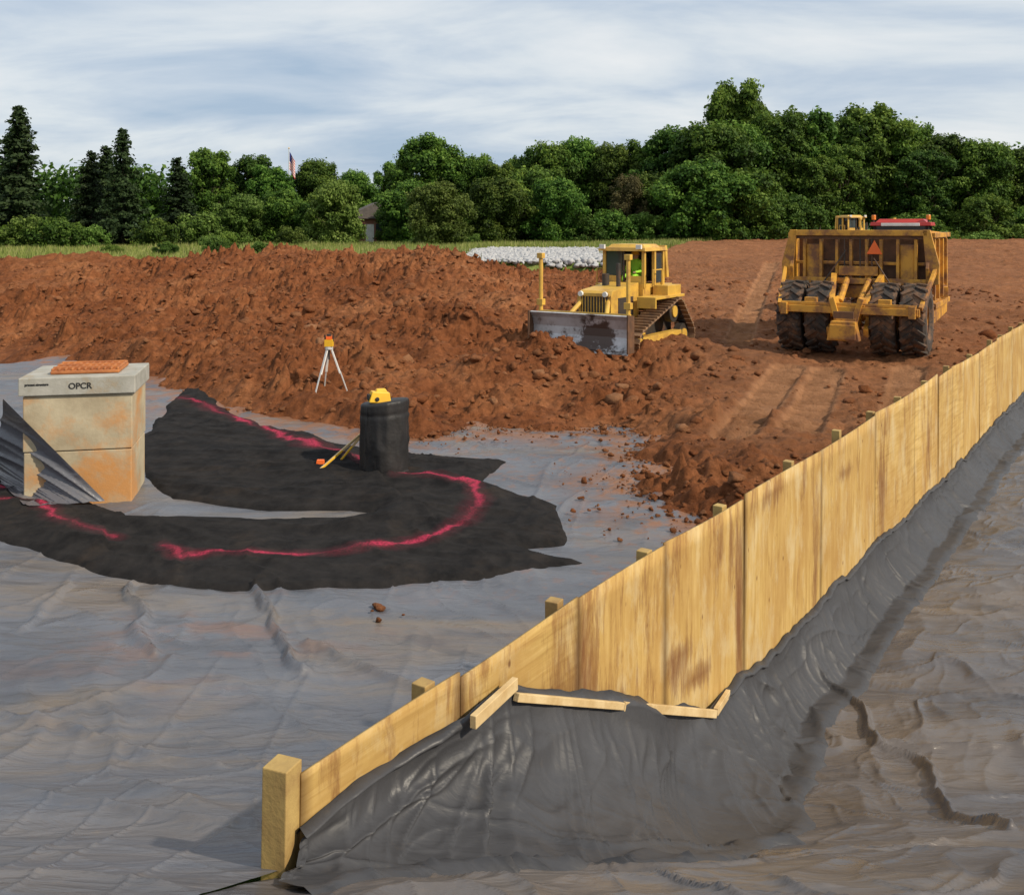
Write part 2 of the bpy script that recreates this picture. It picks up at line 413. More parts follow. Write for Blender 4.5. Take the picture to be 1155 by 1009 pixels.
def axis(vals):
    a = np.array(vals); return np.unique(np.concatenate([-a, a]))
gx = axis(list(np.arange(0, 80, .8)) + list(80 * 1.12 ** np.arange(0, 36)))
gy = np.concatenate([-(80 * 1.2 ** np.arange(20, -1, -1)), np.arange(-76, 40, 4), np.arange(40, 140, .8), 140 * 1.12 ** np.arange(0, 32)])
Xg, Yg = np.meshgrid(gx, gy); Zg = gz(Xg, Yg)
m, t, p = nt('grass_field'); v = mapv(t)
a = ramp(t, noise(t, v, .12, 6, .65), [(.3, (.09, .15, .028)), (.5, (.15, .21, .045)), (.7, (.24, .25, .085))])
a = mix(t, 1.0, a, ramp(t, noise(t, v, 2.5, 6, .7), [(.3, .6), (.7, 1.3)]), 'MULTIPLY')
t.links.new(a, p.inputs['Base Color']); p.inputs['Roughness'].default_value = .95; p.inputs['Specular IOR Level'].default_value = .1
bump(t, p, noise(t, v, 3, 6, .7), .8, .2)
np_mesh('grass_ground', np.stack([Xg, Yg, Zg], -1).reshape(-1, 3), grid_faces(*Xg.shape), [m])

# dirt
ys = [12.0]
while ys[-1] < 112: ys.append(ys[-1] + max(.045, ys[-1] * .0030))
ys = np.array(ys)
xs = np.concatenate([np.arange(-60, -20, .25), np.arange(-20, 14, .05), np.arange(14, 66, .15)])
Xd, Yd = np.meshgrid(xs, ys)
Zd, Sd, Ld = dirt_z(Xd, Yd)
sfar = polysd(Xd, Yd, SITE)
keep = (Sd > -1.2) & (sfar > -4) & ((Xd < wallx(Yd) - .12) | (Yd > 61))
V = np.stack([Xd, Yd, Zd], -1).reshape(-1, 3)
F = grid_faces(*Xd.shape); kv = keep.ravel(); F = F[kv[F].all(1)]
V, F, A = compact(V, F, {'lane': Ld})
np_mesh('dirt_ground', V, F, [DIRT], A)

def ico(sub):
    bm = bmesh.new(); bmesh.ops.create_icosphere(bm, subdivisions=sub, radius=1)
    v = np.array([x.co[:] for x in bm.verts]); f = np.array([[q.index for q in x.verts] for x in bm.faces]); bm.free(); return v, f
rng = np.random.RandomState(5)
iv, if_ = ico(2)
def rocks(name, px, py, pz, sz, mat, extra=None):
    N = len(px); nv = len(iv)
    vars_ = []
    for k in range(8):
        d = np.ones(nv)
        for j in range(6):
            ax = rng.randn(3); ax /= np.linalg.norm(ax); h = .35 + .4 * rng.rand()
            pr = iv @ ax; d = np.where(pr > h, d * (h / np.maximum(pr, .01)) ** .9, d)
        d = d * (1 + .14 * rng.randn(nv)); vars_.append(iv * d[:, None] * np.array([1, .65 + .4 * rng.rand(), .55 + .25 * rng.rand()]))
    W = np.array(vars_)[rng.randint(0, 8, N)]
    a = rng.rand(N) * 6.28; c, s = np.cos(a)[:, None], np.sin(a)[:, None]
    x = W[:, :, 0] * c - W[:, :, 1] * s; y = W[:, :, 0] * s + W[:, :, 1] * c
    Vv = np.stack([x * sz[:, None] + px[:, None], y * sz[:, None] + py[:, None], W[:, :, 2] * sz[:, None] + pz[:, None]], -1).reshape(-1, 3)
    Ff = (if_[None] + (np.arange(N) * nv)[:, None, None]).reshape(-1, 3)
    ln = rng.rand(N) * .5 if extra is None else extra
    return np_mesh(name, Vv, Ff, [mat], {'lane': np.repeat(ln, nv)}, smooth=False)
N = 19000
py = 12.5 + 34 * rng.rand(N) ** 1.5; px = -24 + 44 * rng.rand(N)
pz, ps, pl = dirt_z(px, py)
k = (ps > -.25) & (px < wallx(py) - .2) & (rng.rand(N) > flatmask(px, py) * .8) & (px > -.8 * py) & (rng.rand(N) > lane_mask(px, py) * 1.3)
px, py, pz, ps = px[k], py[k], pz[k], ps[k]
sz = .022 + .034 * rng.exponential(1, len(px)); sz = np.minimum(sz, .26) * np.interp(ps, [-.3, .5, 3], [.6, .95, 1.2])
pz = np.where(ps < .1, np.maximum(pz, 0.0), pz)
rocks('dirt_clods', px, py, pz + sz * .15, sz, DIRT)
bx = np.array([-2.7, 2.15, 2.4, -4.9, -9.0, .6, 3.1, -6.2, 5.2, 1.2, -.4, 4.0]); by = np.array([24.3, 20.6, 21.0, 25, 33, 22.3, 17.5, 30, 15.2, 26, 20.8, 19.2])
bz, _, _ = dirt_z(bx, by); bs_ = np.array([.36, .28, .2, .22, .4, .2, .2, .35, .2, .26, .15, .16])
rocks('clay_boulders', bx, by, bz + .02, bs_, DIRT, np.full(len(bx), .85))
N = 9000
px = -3 + 8.5 * rng.rand(N); py = 12 + 8.5 * rng.rand(N)
s = sd_front(px, py); k = (s < 0) & (rng.rand(N) < np.exp(s * 2.0)) & (px < wallx(py) - .2)
px, py = px[k], py[k]; sz = .007 + .016 * rng.exponential(1, len(px)); sz = np.minimum(sz, .10)
cz = zl(py) + .04
rocks('soil_crumbs', px, py, cz + sz * .2, sz, DIRT)

# ------------------------------------------------------------ liners
def liner_h_left(X, Y):
    c, s = math.cos(R(-28)), math.sin(R(-28))
    u = X * c + Y * s; w = -X * s + Y * c
    wx = fbm(X * .25, Y * .25, 3, 71) * 3
    r1 = ridge(u * .16 + wx * .25, w * .75 + wx, 3, 72, .45)
    c2, s2 = math.cos(R(35)), math.sin(R(35)); u2 = X * c2 + Y * s2; w2 = -X * s2 + Y * c2
    r2 = ridge(u2 * .35 + wx, w2 * 1.4 + wx * .6, 3, 76, .5)
    m2 = sstep(.42, .62, fbm(X * .4, Y * .4, 2, 79)); m3 = sstep(.42, .60, fbm(X * .35 + 5, Y * .35, 2, 85))
    c3, s3 = math.cos(R(-50)), math.sin(R(-50)); u3 = X * c3 + Y * s3; w3 = -X * s3 + Y * c3
    r3 = ridge(u3 * .15 + wx * .5, w3 * .9 + wx * .9, 2, 88, .5, 14)
    r4 = ridge(u * .2 + wx * .6, w * 1.5 + wx * 1.3, 2, 92, .5, 11)
    c5, s5 = math.cos(R(75)), math.sin(R(75)); u5 = X * c5 + Y * s5; w5 = -X * s5 + Y * c5
    r5 = ridge(u5 * .2 + wx * .6, w5 * 1.0 + wx * .8, 2, 96, .5, 14) * sstep(.48, .6, fbm(X * .5 + 3, Y * .5, 2, 99))
    h = (r1 - .4) * .055 + (r2 - .4) * .025 * m2 + r3 * .055 * m3 + r4 * .032 + r5 * .05
    for (x1, y1), (x2, y2), hh, wd in [((-4.2, 10.9), (-3.4, 9.0), .07, .045), ((-2.9, 10.7), (-1.8, 8.6), .08, .04), ((-5.6, 8.5), (-2.0, 6.6), .05, .05), ((-1.9, 9.2), (-.2, 7.7), .045, .04), ((-3.8, 6.4), (-1.5, 5.3), .04, .04), ((-5.0, 10.8), (-4.9, 9.6), .05, .04)]:
        dd = linesd(X + (fbm(X * 1.5, Y * 1.5, 2, 101) - .5) * .35, Y, [(x1, y1), (x2, y2)])
        h = h + hh * np.exp(-(dd / wd) ** 2)
    return h + (fbm(X * .5, Y * .5, 2, 80) - .5) * .12
def liner_left_z(X, Y):
    return smooth_interp(zl, Y) + liner_h_left(X, Y) * np.interp(wallx(Y) - X, [0, .3], [.2, 1])
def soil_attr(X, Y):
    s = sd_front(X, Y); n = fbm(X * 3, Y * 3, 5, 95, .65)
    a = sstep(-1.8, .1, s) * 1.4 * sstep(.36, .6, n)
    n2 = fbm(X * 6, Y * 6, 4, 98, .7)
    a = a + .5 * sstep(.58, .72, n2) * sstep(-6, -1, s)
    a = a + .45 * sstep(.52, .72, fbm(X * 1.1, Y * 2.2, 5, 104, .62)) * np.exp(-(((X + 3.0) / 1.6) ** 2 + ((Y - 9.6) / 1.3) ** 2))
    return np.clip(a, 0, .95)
ys = [.3]
while ys[-1] < 41: ys.append(ys[-1] + max(.015, ys[-1] * .0032))
ys = np.array(ys)
u = np.linspace(0, 1, 900); off = 30 * (0.48 * u + .52 * u ** 3)
Xl = wallx(ys)[:, None] - off[None, :]; Yl = np.repeat(ys[:, None], len(u), 1)
Zl = liner_left_z(Xl, Yl)
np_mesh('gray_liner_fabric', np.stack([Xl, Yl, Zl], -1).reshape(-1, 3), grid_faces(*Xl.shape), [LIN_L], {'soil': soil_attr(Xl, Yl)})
bx = np.array([-1.38, -1.34, -1.1, -1.42]); by = np.array([10.1, 9.75, 9.9, 9.95])
rocks('dirt_lump', bx, by, liner_left_z(bx, by) + .03, np.array([.085, .04, .022, .03]), DIRT, np.full(4, .3))
FOLDLINE = [(3.25, 11.0), (3.6, 10.1), (3.5, 9.3), (3.62, 8.6), (3.4, 7.9), (3.42, 7.2), (3.2, 6.5)]
FOLD2 = [(2.6, 9.1), (3.3, 9.35), (4.4, 9.2), (6.5, 9.6)]
def liner_h_right(X, Y):
    wx = fbm(X * .5, Y * .5, 3, 171) * 2.2; wy = fbm(X * .5 + 9, Y * .5, 3, 181) * 2.2
    c, s = math.cos(R(20)), math.sin(R(20)); u = X * c + Y * s; w = -X * s + Y * c
    r1 = ridge(u * .3 + wx, w * .7 + wy, 2, 172, .4, 1.8)
    r2 = ridge(u * 1.0 + wy * 1.2, w * 1.8 + wx * 1.2, 2, 182, .5, 3)
    r3 = ridge(u * .4 + wy * .9, w * 1.1 + wx * 1.1, 2, 186, .5, 11)
    r4 = ridge(u * 1.0 + wx * 1.1, w * .4 + wy * .9, 2, 188, .5, 12)
    h = (r1 - .35) * .085 + (r2 - .3) * .03 + r3 * .055 + r4 * .04 + (fbm(X * .6, Y * .6, 2, 190) - .5) * .16
    wob = (fbm(X * 1.5, Y * 1.5, 2, 192) - .5) * .35
    d = linesd(X + wob, Y, FOLDLINE); h = h + .075 * np.exp(-(d / .04) ** 2)
    d = linesd(X, Y + wob, FOLD2); h = h + .045 * np.exp(-(d / .045) ** 2)
    return h
def liner_right_z(X, Y):
    d = X - wallx(Y)
    return smooth_interp(zr, Y) + liner_h_right(X, Y) * np.interp(d, [0, .4], [.2, 1]) + np.interp(d, [18, 26], [0, 3]) + np.interp(Y, [50, 62], [0, 2.8])
ys2 = ys[ys > .2]; ys2 = np.concatenate([ys2, np.arange(41, 62, .3)])
off = 27 * (0.38 * u + .62 * u ** 3)
Xr = wallx(ys2)[:, None] + off[None, :]; Yr = np.repeat(ys2[:, None], len(u), 1)
Zr = liner_right_z(Xr, Yr)
np_mesh('wet_liner_fabric', np.stack([Xr, Yr, Zr], -1).reshape(-1, 3), grid_faces(*Xr.shape), [LIN_R], {'soil': Xr * 0})

# black geotextile with sprayed marking line
BLK = [(-8.1, 24.6), (-6.2, 21.2), (-4.9, 19.4), (-3.3, 18.0), (-1.75, 17.0), (-.12, 16.45), (-.5, 15.2), (.6, 13.9), (.72, 12.75), (.65, 12.25), (.15, 12.05),
       (1.0, 11.55), (-.35, 11.0), (-2.5, 10.6), (-4.0, 10.85), (-5.55, 11.75), (-6.5, 12.3), (-9.5, 13.3), (-14, 18.5), (-9.6, 18.6), (-8.3, 16.9), (-6.4, 14.4), (-5.2, 13.45), (-1.95, 13.35), (-1.9, 13.55),
       (-3.4, 13.75), (-5.0, 14.35), (-5.9, 15.6), (-6.9, 17.8)]
xs_ = np.arange(-14.5, 1.6, .03); ys_ = np.arange(10, 25.5, .035)
Xb, Yb = np.meshgrid(xs_, ys_)
sb = polysd(Xb, Yb, BLK) + (fbm(Xb * 1.2, Yb * 1.2, 3, 201) - .5) * .22
c, s = math.cos(R(-15)), math.sin(R(-15))
fold = (ridge((Xb * c + Yb * s) * .4, (-Xb * s + Yb * c) * 1.3, 3, 210) - .35) * .06 + (ridge(Xb * 1.6, Yb * .8, 2, 214) - .4) * .02
fold += ridge((Xb * c + Yb * s) * .5 + 4, (-Xb * s + Yb * c) * 1.6, 2, 216, .5, 7) * .06
for (x1, y1), (x2, y2) in [((-1.9, 13.5), (1.2, 12.2)), ((-3.6, 18.4), (-1.2, 13.2)), ((-6.0, 13.4), (-3.8, 10.4)), ((-2.2, 15.2), (.6, 15.6))]:
    dn = ((Xb - x1) * (y2 - y1) - (Yb - y1) * (x2 - x1)) / math.hypot(x2 - x1, y2 - y1) + (fbm(Xb * 1.5, Yb * 1.5, 3, 218) - .5) * .3
    al = ((Xb - x1) * (x2 - x1) + (Yb - y1) * (y2 - y1)) / ((x2 - x1) ** 2 + (y2 - y1) ** 2)
    fold = fold + .06 * sstep(0, .03, dn) * (1 - sstep(.3, 1.6, dn)) * sstep(-.1, .05, al) * (1 - sstep(.95, 1.1, al))
Zb = liner_left_z(Xb, Yb) + np.clip(sb * .6, -.12, .05) + (fold + .02) * sstep(0, .5, sb)
P1 = [(-7.7, 22.3), (-6.2, 20.8), (-4.9, 19.1), (-3.75, 17.4), (-2.7, 16.6), (-2.1, 15.9), (-1.75, 15.3), (-1.0, 15.15), (-.6, 14.75), (-.52, 13.9), (-.65, 12.8), (-1.0, 12.2), (-1.5, 11.95), (-2.6, 11.7), (-3.9, 11.65), (-4.3, 12.0)]
P2 = [(-7.7, 14.6), (-6.85, 14.15), (-5.9, 12.75), (-5.0, 12.3)]
P3 = [(-7.3, 13.7), (-6.4, 14.5)]
wob = (fbm(Xb * 2, Yb * 2, 3, 220) - .5) * .25
pd = np.minimum(np.minimum(linesd(Xb + wob, Yb + wob, P1), linesd(Xb + wob, Yb, P2)), linesd(Xb, Yb, P3) + .02)
wd = .035 + .06 * vn(Xb * 1.1, Yb * 1.1, 225)
paint = np.clip(1.25 - pd / wd, 0, 1) * (.3 + .7 * sstep(.32, .58, fbm(Xb * .9, Yb * .9, 3, 230)))
paint = np.maximum(paint, .13 * np.clip(1.2 - pd / (wd * 3.0), 0, 1))
paint = np.maximum(paint, .9 * np.clip(1.2 - np.hypot((Xb + 6.85) / .22, (Yb - 14.15) / .34), 0, 1))
F = grid_faces(*Xb.shape, keep=sb > -.1)
V, F, A = compact(np.stack([Xb, Yb, Zb], -1).reshape(-1, 3), F, {'paint': paint})
np_mesh('black_geotextile', V, F, [BLACK], A)

# ------------------------------------------------------------ plywood baffle wall
fence = bpy.data.objects.new('plywood_fence', None); COL.objects.link(fence)
DX, DY = .565, .825
NX, NY = .825, -.565
def wp(s, n=0): return (WX0 + DX * s + NX * n, WY0 + DY * s + NY * n)
seams = [0, 1.25, 2.6, 4.0, 5.75]
while seams[-1] < 66: seams.append(seams[-1] + random.choice([1.22, 2.44, 2.44, 1.83]))
Vv = []; Ff = []; T = []; ST = []; HZn = []; ED = []
rr = random.Random(8)
STAINS = [(2.72, .75, .16, .6, .30), (2.35, .6, .2, .4, .22), (5.62, .2, .10, 1.0, .30), (4.25, .35, .25, .12, .28), (4.6, .1, .35, .1, .26), (3.2, .4, .25, .2, .16), (1.3, 1.2, .1, .3, .2), (7.9, .0, .15, .8, .18), (6.5, 1.2, .4, .1, .18), (11, .2, .2, .9, .2), (5.2, 1.0, .3, .3, .12), (9.2, .9, .5, .08, .15), (14, .2, .3, .7, .14), (4.1, 1.2, .1, .3, .15)]
for i in range(len(seams) - 1):
    a, b = seams[i], seams[i + 1] - .006
    ya, yb = wp(a)[1], wp(b)[1]
    top = 1.40 + rr.uniform(-.025, .025) + (0 if i < 5 else rr.uniform(-.06, .03)); tilt = rr.uniform(-.025, .025)
    if i == 0: top = 1.385; tilt = .01
    n0 = rr.uniform(-.004, .004) + (.008 if i % 2 else 0); lean = rr.uniform(-.02, .03)
    bot = [min(1.1, float(zr(np.array(y)))) - .15 for y in (ya, yb)]
    bot = [max(-1.05, q) for q in bot]
    ns = max(4, int((b - a) / .08)); nz = 16; tint = rr.uniform(.45, .9) if i > 4 else [.6, .5, .85, .75, .7][i]
    hz = 1.0 if i in (0, 1) or (i > 5 and rr.random() < .35) else 0.0
    bow = rr.uniform(-.012, .025)
    o = len(Vv)
    for th in (0.0, .018):
        for j in range(ns + 1):
            q = j / ns; s_ = a + (b - a) * q; zt = top + tilt * (q * 2 - 1); zb = bot[0] * (1 - q) + bot[1] * q
            for k in range(nz + 1):
                f = k / nz; z_ = zb + (zt - zb) * f
                x, y = wp(s_, n0 + lean * f + bow * math.sin(q * math.pi) + th); Vv.append((x, y, z_)); T.append(tint); HZn.append(hz)
                ST.append(sum(am * math.exp(-((s_ - cs) / ws) ** 2 - ((z_ - cz) / wz) ** 2) for cs, cz, ws, wz, am in STAINS) + .06 * f * f * f)
                ED.append(max(1 - min(s_ - a, b - s_) / .03, 0) * (.8 if i < 5 else .35))
    n1 = nz + 1; oo = (ns + 1) * n1
    for j in range(ns):
        for k in range(nz):
            p0 = o + j * n1 + k; Ff.append((p0, p0 + 1, p0 + n1 + 1, p0 + n1)); p0 += oo; Ff.append((p0, p0 + n1, p0 + n1 + 1, p0 + 1))
        p0 = o + j * n1 + nz; Ff.append((p0, p0 + oo, p0 + oo + n1, p0 + n1))
    for k in range(nz):
        p0 = o + k; Ff.append((p0, p0 + oo, p0 + oo + 1, p0 + 1)); p0 = o + ns * n1 + k; Ff.append((p0, p0 + 1, p0 + oo + 1, p0 + oo))
ob = np_mesh('plywood_sheets', np.array(Vv), np.array(Ff), [PLY], {'tint': T, 'stain': ST, 'horiz': HZn, 'edge': ED}, smooth=False); ob.parent = fence
b = B()
ps_ = [1.02, 2.45, 3.8, 5.4]
while ps_[-1] < 64: ps_.append(ps_[-1] + rr.choice([1.6, 2.4, 1.9]))
for s_ in ps_:
    x, y = wp(s_, -.055 - .02); zt = 1.385 + rr.uniform(-.03, .045)
    z0 = float(zl(np.array(y))) - .5
    b.box((x, y, (zt + z0) / 2), (.10, .095, zt - z0), POSTM, rot=(rr.uniform(-1, 1), rr.uniform(-1, 1), -34 + rr.uniform(-6, 6)))
for zz in (.9, .1):
    for k in range(26):
        s0 = 6 + k * 2.2; x1, y1 = wp(s0, -.15); x2, y2 = wp(s0 + 2.19, -.15)
        b.bar((x1, y1, zz), (x2, y2, zz), .04, .09, LUMBER)
ob = b.obj('posts', bevel=.006); ob.parent = fence
b = B(); b.box((-1.105, 4.66, .93), (.135, .135, 1.02), POSTM, rot=(0, 1, -20)); ob = b.obj('end_post', bevel=.006); ob.parent = fence
b = B()
def lum(p, q, w, h):
    o = Vector((.05, -.04, .015)); b.bar(Vector(p) + o, Vector(q) + o, w, h, LUMBER)
lum((-.27, 5.53, 1.195), (-.03, 5.99, 1.20), .04, .075)
lum((-.025, 5.98, 1.12), (.74, 7.03, .55), .04, .05)
lum((.745, 7.04, .545), (1.70, 8.45, -.215), .04, .065)
lum((1.71, 8.47, -.21), (1.93, 8.98, -.29), .04, .065)
ob = b.obj('frame_lumber', bevel=.004); ob.parent = fence

# hanging curtain fabric
TL = [(-.99, 4.62, 1.13), (-.64, 5.22, 1.12), (-.25, 5.56, 1.17), (-.0, 5.97, 1.19), (.36, 6.46, .86), (.73, 6.97, .57), (1.10, 7.5, .23), (1.72, 8.42, -.21), (1.95, 8.93, -.30)]
FL = [(-1.02, 4.38), (-.55, 4.72), (-.2, 4.9), (.1, 5.08), (.5, 5.32), (.95, 5.7), (1.33, 6.2), (1.8, 7.2), (2.12, 8.1)]
for Y_, z_ in [(9.9, -.36), (11, -.37), (13, -.36), (15, -.42), (19, -.5), (23, -.46), (28, -.44), (40, -.45), (60, -.45)]:
    TL.append((wallx(Y_) + .06, Y_, z_)); FL.append((wallx(Y_) + .36, Y_ - .14))
TL = np.array(TL); FL = np.array(FL)
seg = np.r_[0, np.cumsum(np.hypot(np.diff(TL[:, 0]), np.diff(TL[:, 1])))]
S = np.concatenate([np.arange(0, 12, .016), np.arange(12, seg[-1], .05)])
tx, ty, tz = [np.interp(S, seg, TL[:, k]) for k in range(3)]
fx, fy = [np.interp(S, seg, FL[:, k]) for k in range(2)]
tz = tz + (.06 * (fbm(S * 1.6, S * 0, 3, 301) - .5) * 2 + .03 * (fbm(S * 7, S * 0, 2, 302) - .5)) * np.interp(S, [2.8, 5.0, 5.6], [.45, .45, 1.2])
tt = np.concatenate([[-.10, -.07, -.035, 0, .015], np.linspace(.03, 1.0, 70), [1.03, 1.06, 1.1, 1.15, 1.2, 1.26, 1.32, 1.4]])
SS, TT = np.meshgrid(S, tt)
T1 = np.clip(TT, 0, 1)
sag = T1 ** 1.8
Xc = tx[None] * (1 - sag) + fx[None] * sag; Yc = ty[None] * (1 - sag) + fy[None] * sag
dxn, dyn = .75, -.66
sw = SS + .35 * (fbm(SS * .8, TT * 1.2, 2, 310) - .5) + TT * .15
fo = (ridge(sw * 1.5, TT * .25, 1, 311, .4, 1.6) - .4) * .17 + ridge(sw * 2.4, TT * .35 + 3, 2, 315, .5, 6) * .10 + (ridge(SS * .9 + TT * 1.6, TT * .9 - SS * .6, 2, 318, .5, 5) - .2) * .06 + ridge(sw * 5.5, TT * .3 + 8, 1, 321, .5, 4) * .022
farS = np.interp(S, [5, 7], [1, .42])[None]
amp = (sstep(0, .4, TT) * .85 + .15) * farS
out_ = fo * amp
ext = np.clip(TT - 1, 0, 1)
Xc = Xc + dxn * (out_ + ext * 1.0); Yc = Yc + dyn * (out_ + ext * 1.0)
zf = liner_right_z(Xc, Yc)
zf = np.where(Xc < wallx(Yc), smooth_interp(zl, Yc) + .02, zf)
Zc = tz[None] * (1 - T1) + (zf + .03) * T1
Zc = np.maximum(Zc, zf + .015 + .05 * farS * ridge(SS * 1.6 + TT * 2, TT * 4, 1, 340, .5, 4) * sstep(.92, 1.05, TT)) - sstep(.2, .4, ext) * .14
fl_ = (TT < 0)
flapn = .5 + 1.2 * fbm(SS * 3, SS * 0, 3, 320)
near = np.interp(S, [2.0, 2.4, 4.2, 4.8], [.3, 1.6, 1.3, .3])[None]
Zc = np.where(fl_, tz[None] + .04 * near * np.sin(np.clip(-TT / .07, 0, 1) * math.pi) * flapn + .015 - np.clip(-TT - .05, 0, 1) * 1.0, Zc)
Xc = np.where(fl_, tx[None] + NX * TT * .6 * flapn, Xc); Yc = np.where(fl_, ty[None] + NY * TT * .6 * flapn, Yc)
# cloth pulled over the board between its two bare ends
win = np.interp(S, [2.85, 3.15, 3.5, 3.8], [0, 1, 1, 0])[None] * sstep(-.06, 0, TT) * (1 - sstep(.12, .45, TT))
Xc = Xc + dxn * win * .085; Yc = Yc + dyn * win * .085; Zc = Zc + win * .06 * (1 - sstep(.03, .12, TT))
roll = np.exp(-((TT - .02) / .03) ** 2) * (.01 + .05 * fbm(SS * 4, TT * 3, 3, 330)) * np.interp(S, [0, 1, 1.3, 4.9, 5.3], [1, 1, 0, 0, 1])[None]
Xc = Xc + dxn * roll; Yc = Yc + dyn * roll
ob = np_mesh('curtain_fabric', np.stack([Xc, Yc, Zc], -1).reshape(-1, 3), grid_faces(*Xc.shape), [CURT], {'soil': Xc * 0}); ob.parent = fence

# ------------------------------------------------------------ concrete riser
b = B()
b.box((0, 0, .3), (1.46, 1.2, .9), CONC)
b.box((0, 0, 1.16), (1.48, 1.22, .80), CONC)
b.box((0, 0, 1.70), (1.58, 1.32, .26), CONC2)
b.box((.05, 0, 1.86), (.95, .8, .05), GRATE)
for k in range(11): b.box((-.40 + .09 * k, 0, 1.90), (.035, .78, .04), GRATE)
for k in range(3): b.box((.05, -.27 + .27 * k, 1.905), (.93, .03, .06), GRATE)
riser = b.obj('concrete_riser', (-6.40, 14.7, 0), 12, bevel=.015)
def text(body, size, loc, rot, parent, mat, name):
    cu = bpy.data.curves.new(name, 'FONT'); cu.body = body; cu.size = size; cu.extrude = .001; cu.offset = .003
    o = bpy.data.objects.new(name, cu); COL.objects.link(o)
    bpy.context.view_layer.update()
    me = bpy.data.meshes.new_from_object(o); bpy.data.objects.remove(o)
    me.materials.clear(); me.materials.append(mat)
    o = bpy.data.objects.new(name, me); COL.objects.link(o); o.location = loc; o.rotation_euler = [R(a) for a in rot]; o.parent = parent
text('OPCR', .12, (-.12, -.664, 1.66), (90, 0, 0), riser, INK, 'stencil')
text('precast structure', .045, (-.70, -.664, 1.72), (90, 0, 0), riser, INK, 'small_print')
# draped sheet beside the riser: pulled off the top left corner, across the front face, down behind-left
e = np.linspace(0, 1, 160); g = np.linspace(0, 1, 110); E, G = np.meshgrid(e, g)
A0 = np.array([-7.20, 13.86, 1.56]); A1 = np.array([-5.80, 13.98, .08]); B0 = np.array([-8.3, 15.6, .12]); B1 = np.array([-6.75, 13.55, .05])
Pm = (A0[None, None] * (1 - E[..., None]) + A1 * E[..., None]) * (1 - G[..., None]) + (B0 * (1 - E[..., None]) + B1 * E[..., None]) * G[..., None]
fo = (ridge(E * 1.2 + G * 5.5, E * .6 + G * .5, 2, 401, .4, 3) - .25) * .12 * sstep(0, .15, G) * (1 - E * .5)
Pm[..., 1] -= fo + .06; Pm[..., 0] -= fo * .6; Pm[..., 2] -= .22 * np.sin(G * math.pi) * (1 - E)
Pm[..., 2] = np.maximum(Pm[..., 2], liner_left_z(Pm[..., 0], Pm[..., 1]) + .09 + .02 * E)
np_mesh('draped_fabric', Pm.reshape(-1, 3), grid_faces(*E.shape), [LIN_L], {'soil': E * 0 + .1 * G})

# ------------------------------------------------------------ wrapped barrel + yellow case
b = B()
n = 72; rows = 44; vs = []; fs = []
zz_, aa_ = np.meshgrid(np.linspace(0, 1.17, rows + 1), np.linspace(0, 2 * math.pi, n, endpoint=False), indexing='ij')
f = fbm(np.cos(aa_) * 2.2 + 5, np.sin(aa_) * 2.2 + zz_ * .8 + 5, 3, 500) - .5
f2 = ridge(np.cos(aa_) * 4 + 9, np.sin(aa_) * 4 + zz_ * .9 + 9, 2, 505, .5, 4)
rad = .375 + f * .05 + f2 * .04 + np.where(zz_ < .07, .03, 0) - np.where(zz_ > 1.15, .015, 0) - .012 * np.exp(-((zz_ - .98) / .03) ** 2)
zt_ = zz_ + .05 * np.cos(aa_ + .5) * (zz_ / 1.17) ** 3
vs = list(zip((rad * np.cos(aa_)).ravel(), (rad * np.sin(aa_)).ravel(), zt_.ravel()))
for j in range(rows):
    for i in range(n): fs.append((j * n + i, j * n + (i + 1) % n, (j + 1) * n + (i + 1) % n, (j + 1) * n + i))
fs.append(tuple(rows * n + i for i in range(n)))
b.add(vs, fs, BLKP)
b.obj('wrapped_barrel', (-2.05, 15.7, .02), 0, smooth=True)
b = B()
b.box((0, 0, .08), (.36, .22, .17), BRASSY, top=(.78, .75), rot=(0, 6, 0)); b.box((.02, 0, .18), (.2, .12, .06), BRASSY, top=(.7, .7))
b.box((-.17, 0, .08), (.05, .12, .1), INK); b.cyl((-.06, -.10, .06), (-.06, -.125, .06), .035, INK, 12)
b.obj('laser_level_case', (-2.12, 15.62, 1.19), 20, bevel=.03)
b = B()
hd = Vector((.62, .15, .62))
for f in ((-.12, -.35, .02), (.12, .25, .02), (-.06, .3, .02)):
    b.bar(hd, f, .03, .04, LUMBER); mid = hd.lerp(Vector(f), .5); b.bar(mid, hd.lerp(Vector(f), .9), .042, .03, BRASSY)
b.cyl(hd, hd + Vector((.08, 0, .08)), .06, ALU, 10)
b.box((-.1, -.1, .12), (.14, .1, .10), ORANGE, top=(.8, .8))
b.obj('folded_tripod', (-3.0, 15.9, .05), 0, bevel=.004)
b = B()
for k in range(3):
    a = R(90 + 120 * k + 25); top = (.05 * math.cos(a), .05 * math.sin(a), 1.05)
    mid = (.25 * math.cos(a), .25 * math.sin(a), .5); ft = (.45 * math.cos(a), .45 * math.sin(a), 0)
    b.bar(top, mid, .05, .03, WHITE); b.bar((mid[0], mid[1], mid[2] + .05), ft, .03, .022, ALU); b.cyl(ft, (ft[0], ft[1], -.06), .012, INK, 6, .003)
b.cyl((0, 0, 1.03), (0, 0, 1.09), .09, ALU, 12)
b.cyl((0, 0, .8), (0, 0, 1.03), .02, INK, 8)
b.box((0, 0, 1.17), (.18, .16, .15), BRASSY); b.box((0, 0, 1.285), (.12, .12, .07), ORANGE); b.cyl((0, 0, 1.32), (0, 0, 1.36), .05, INK, 12)
b.bar((-.09, 0, 1.2), (-.09, 0, 1.34), .02, .03, INK); b.bar((.09, 0, 1.2), (.09, 0, 1.34), .02, .03, INK)
dz = float(dirt_z(np.array([-4.1]), np.array([21.6]))[0][0])
b.obj('laser_level_tripod', (-4.05, 21.6, max(dz, 0) - .05), 0, bevel=.004)

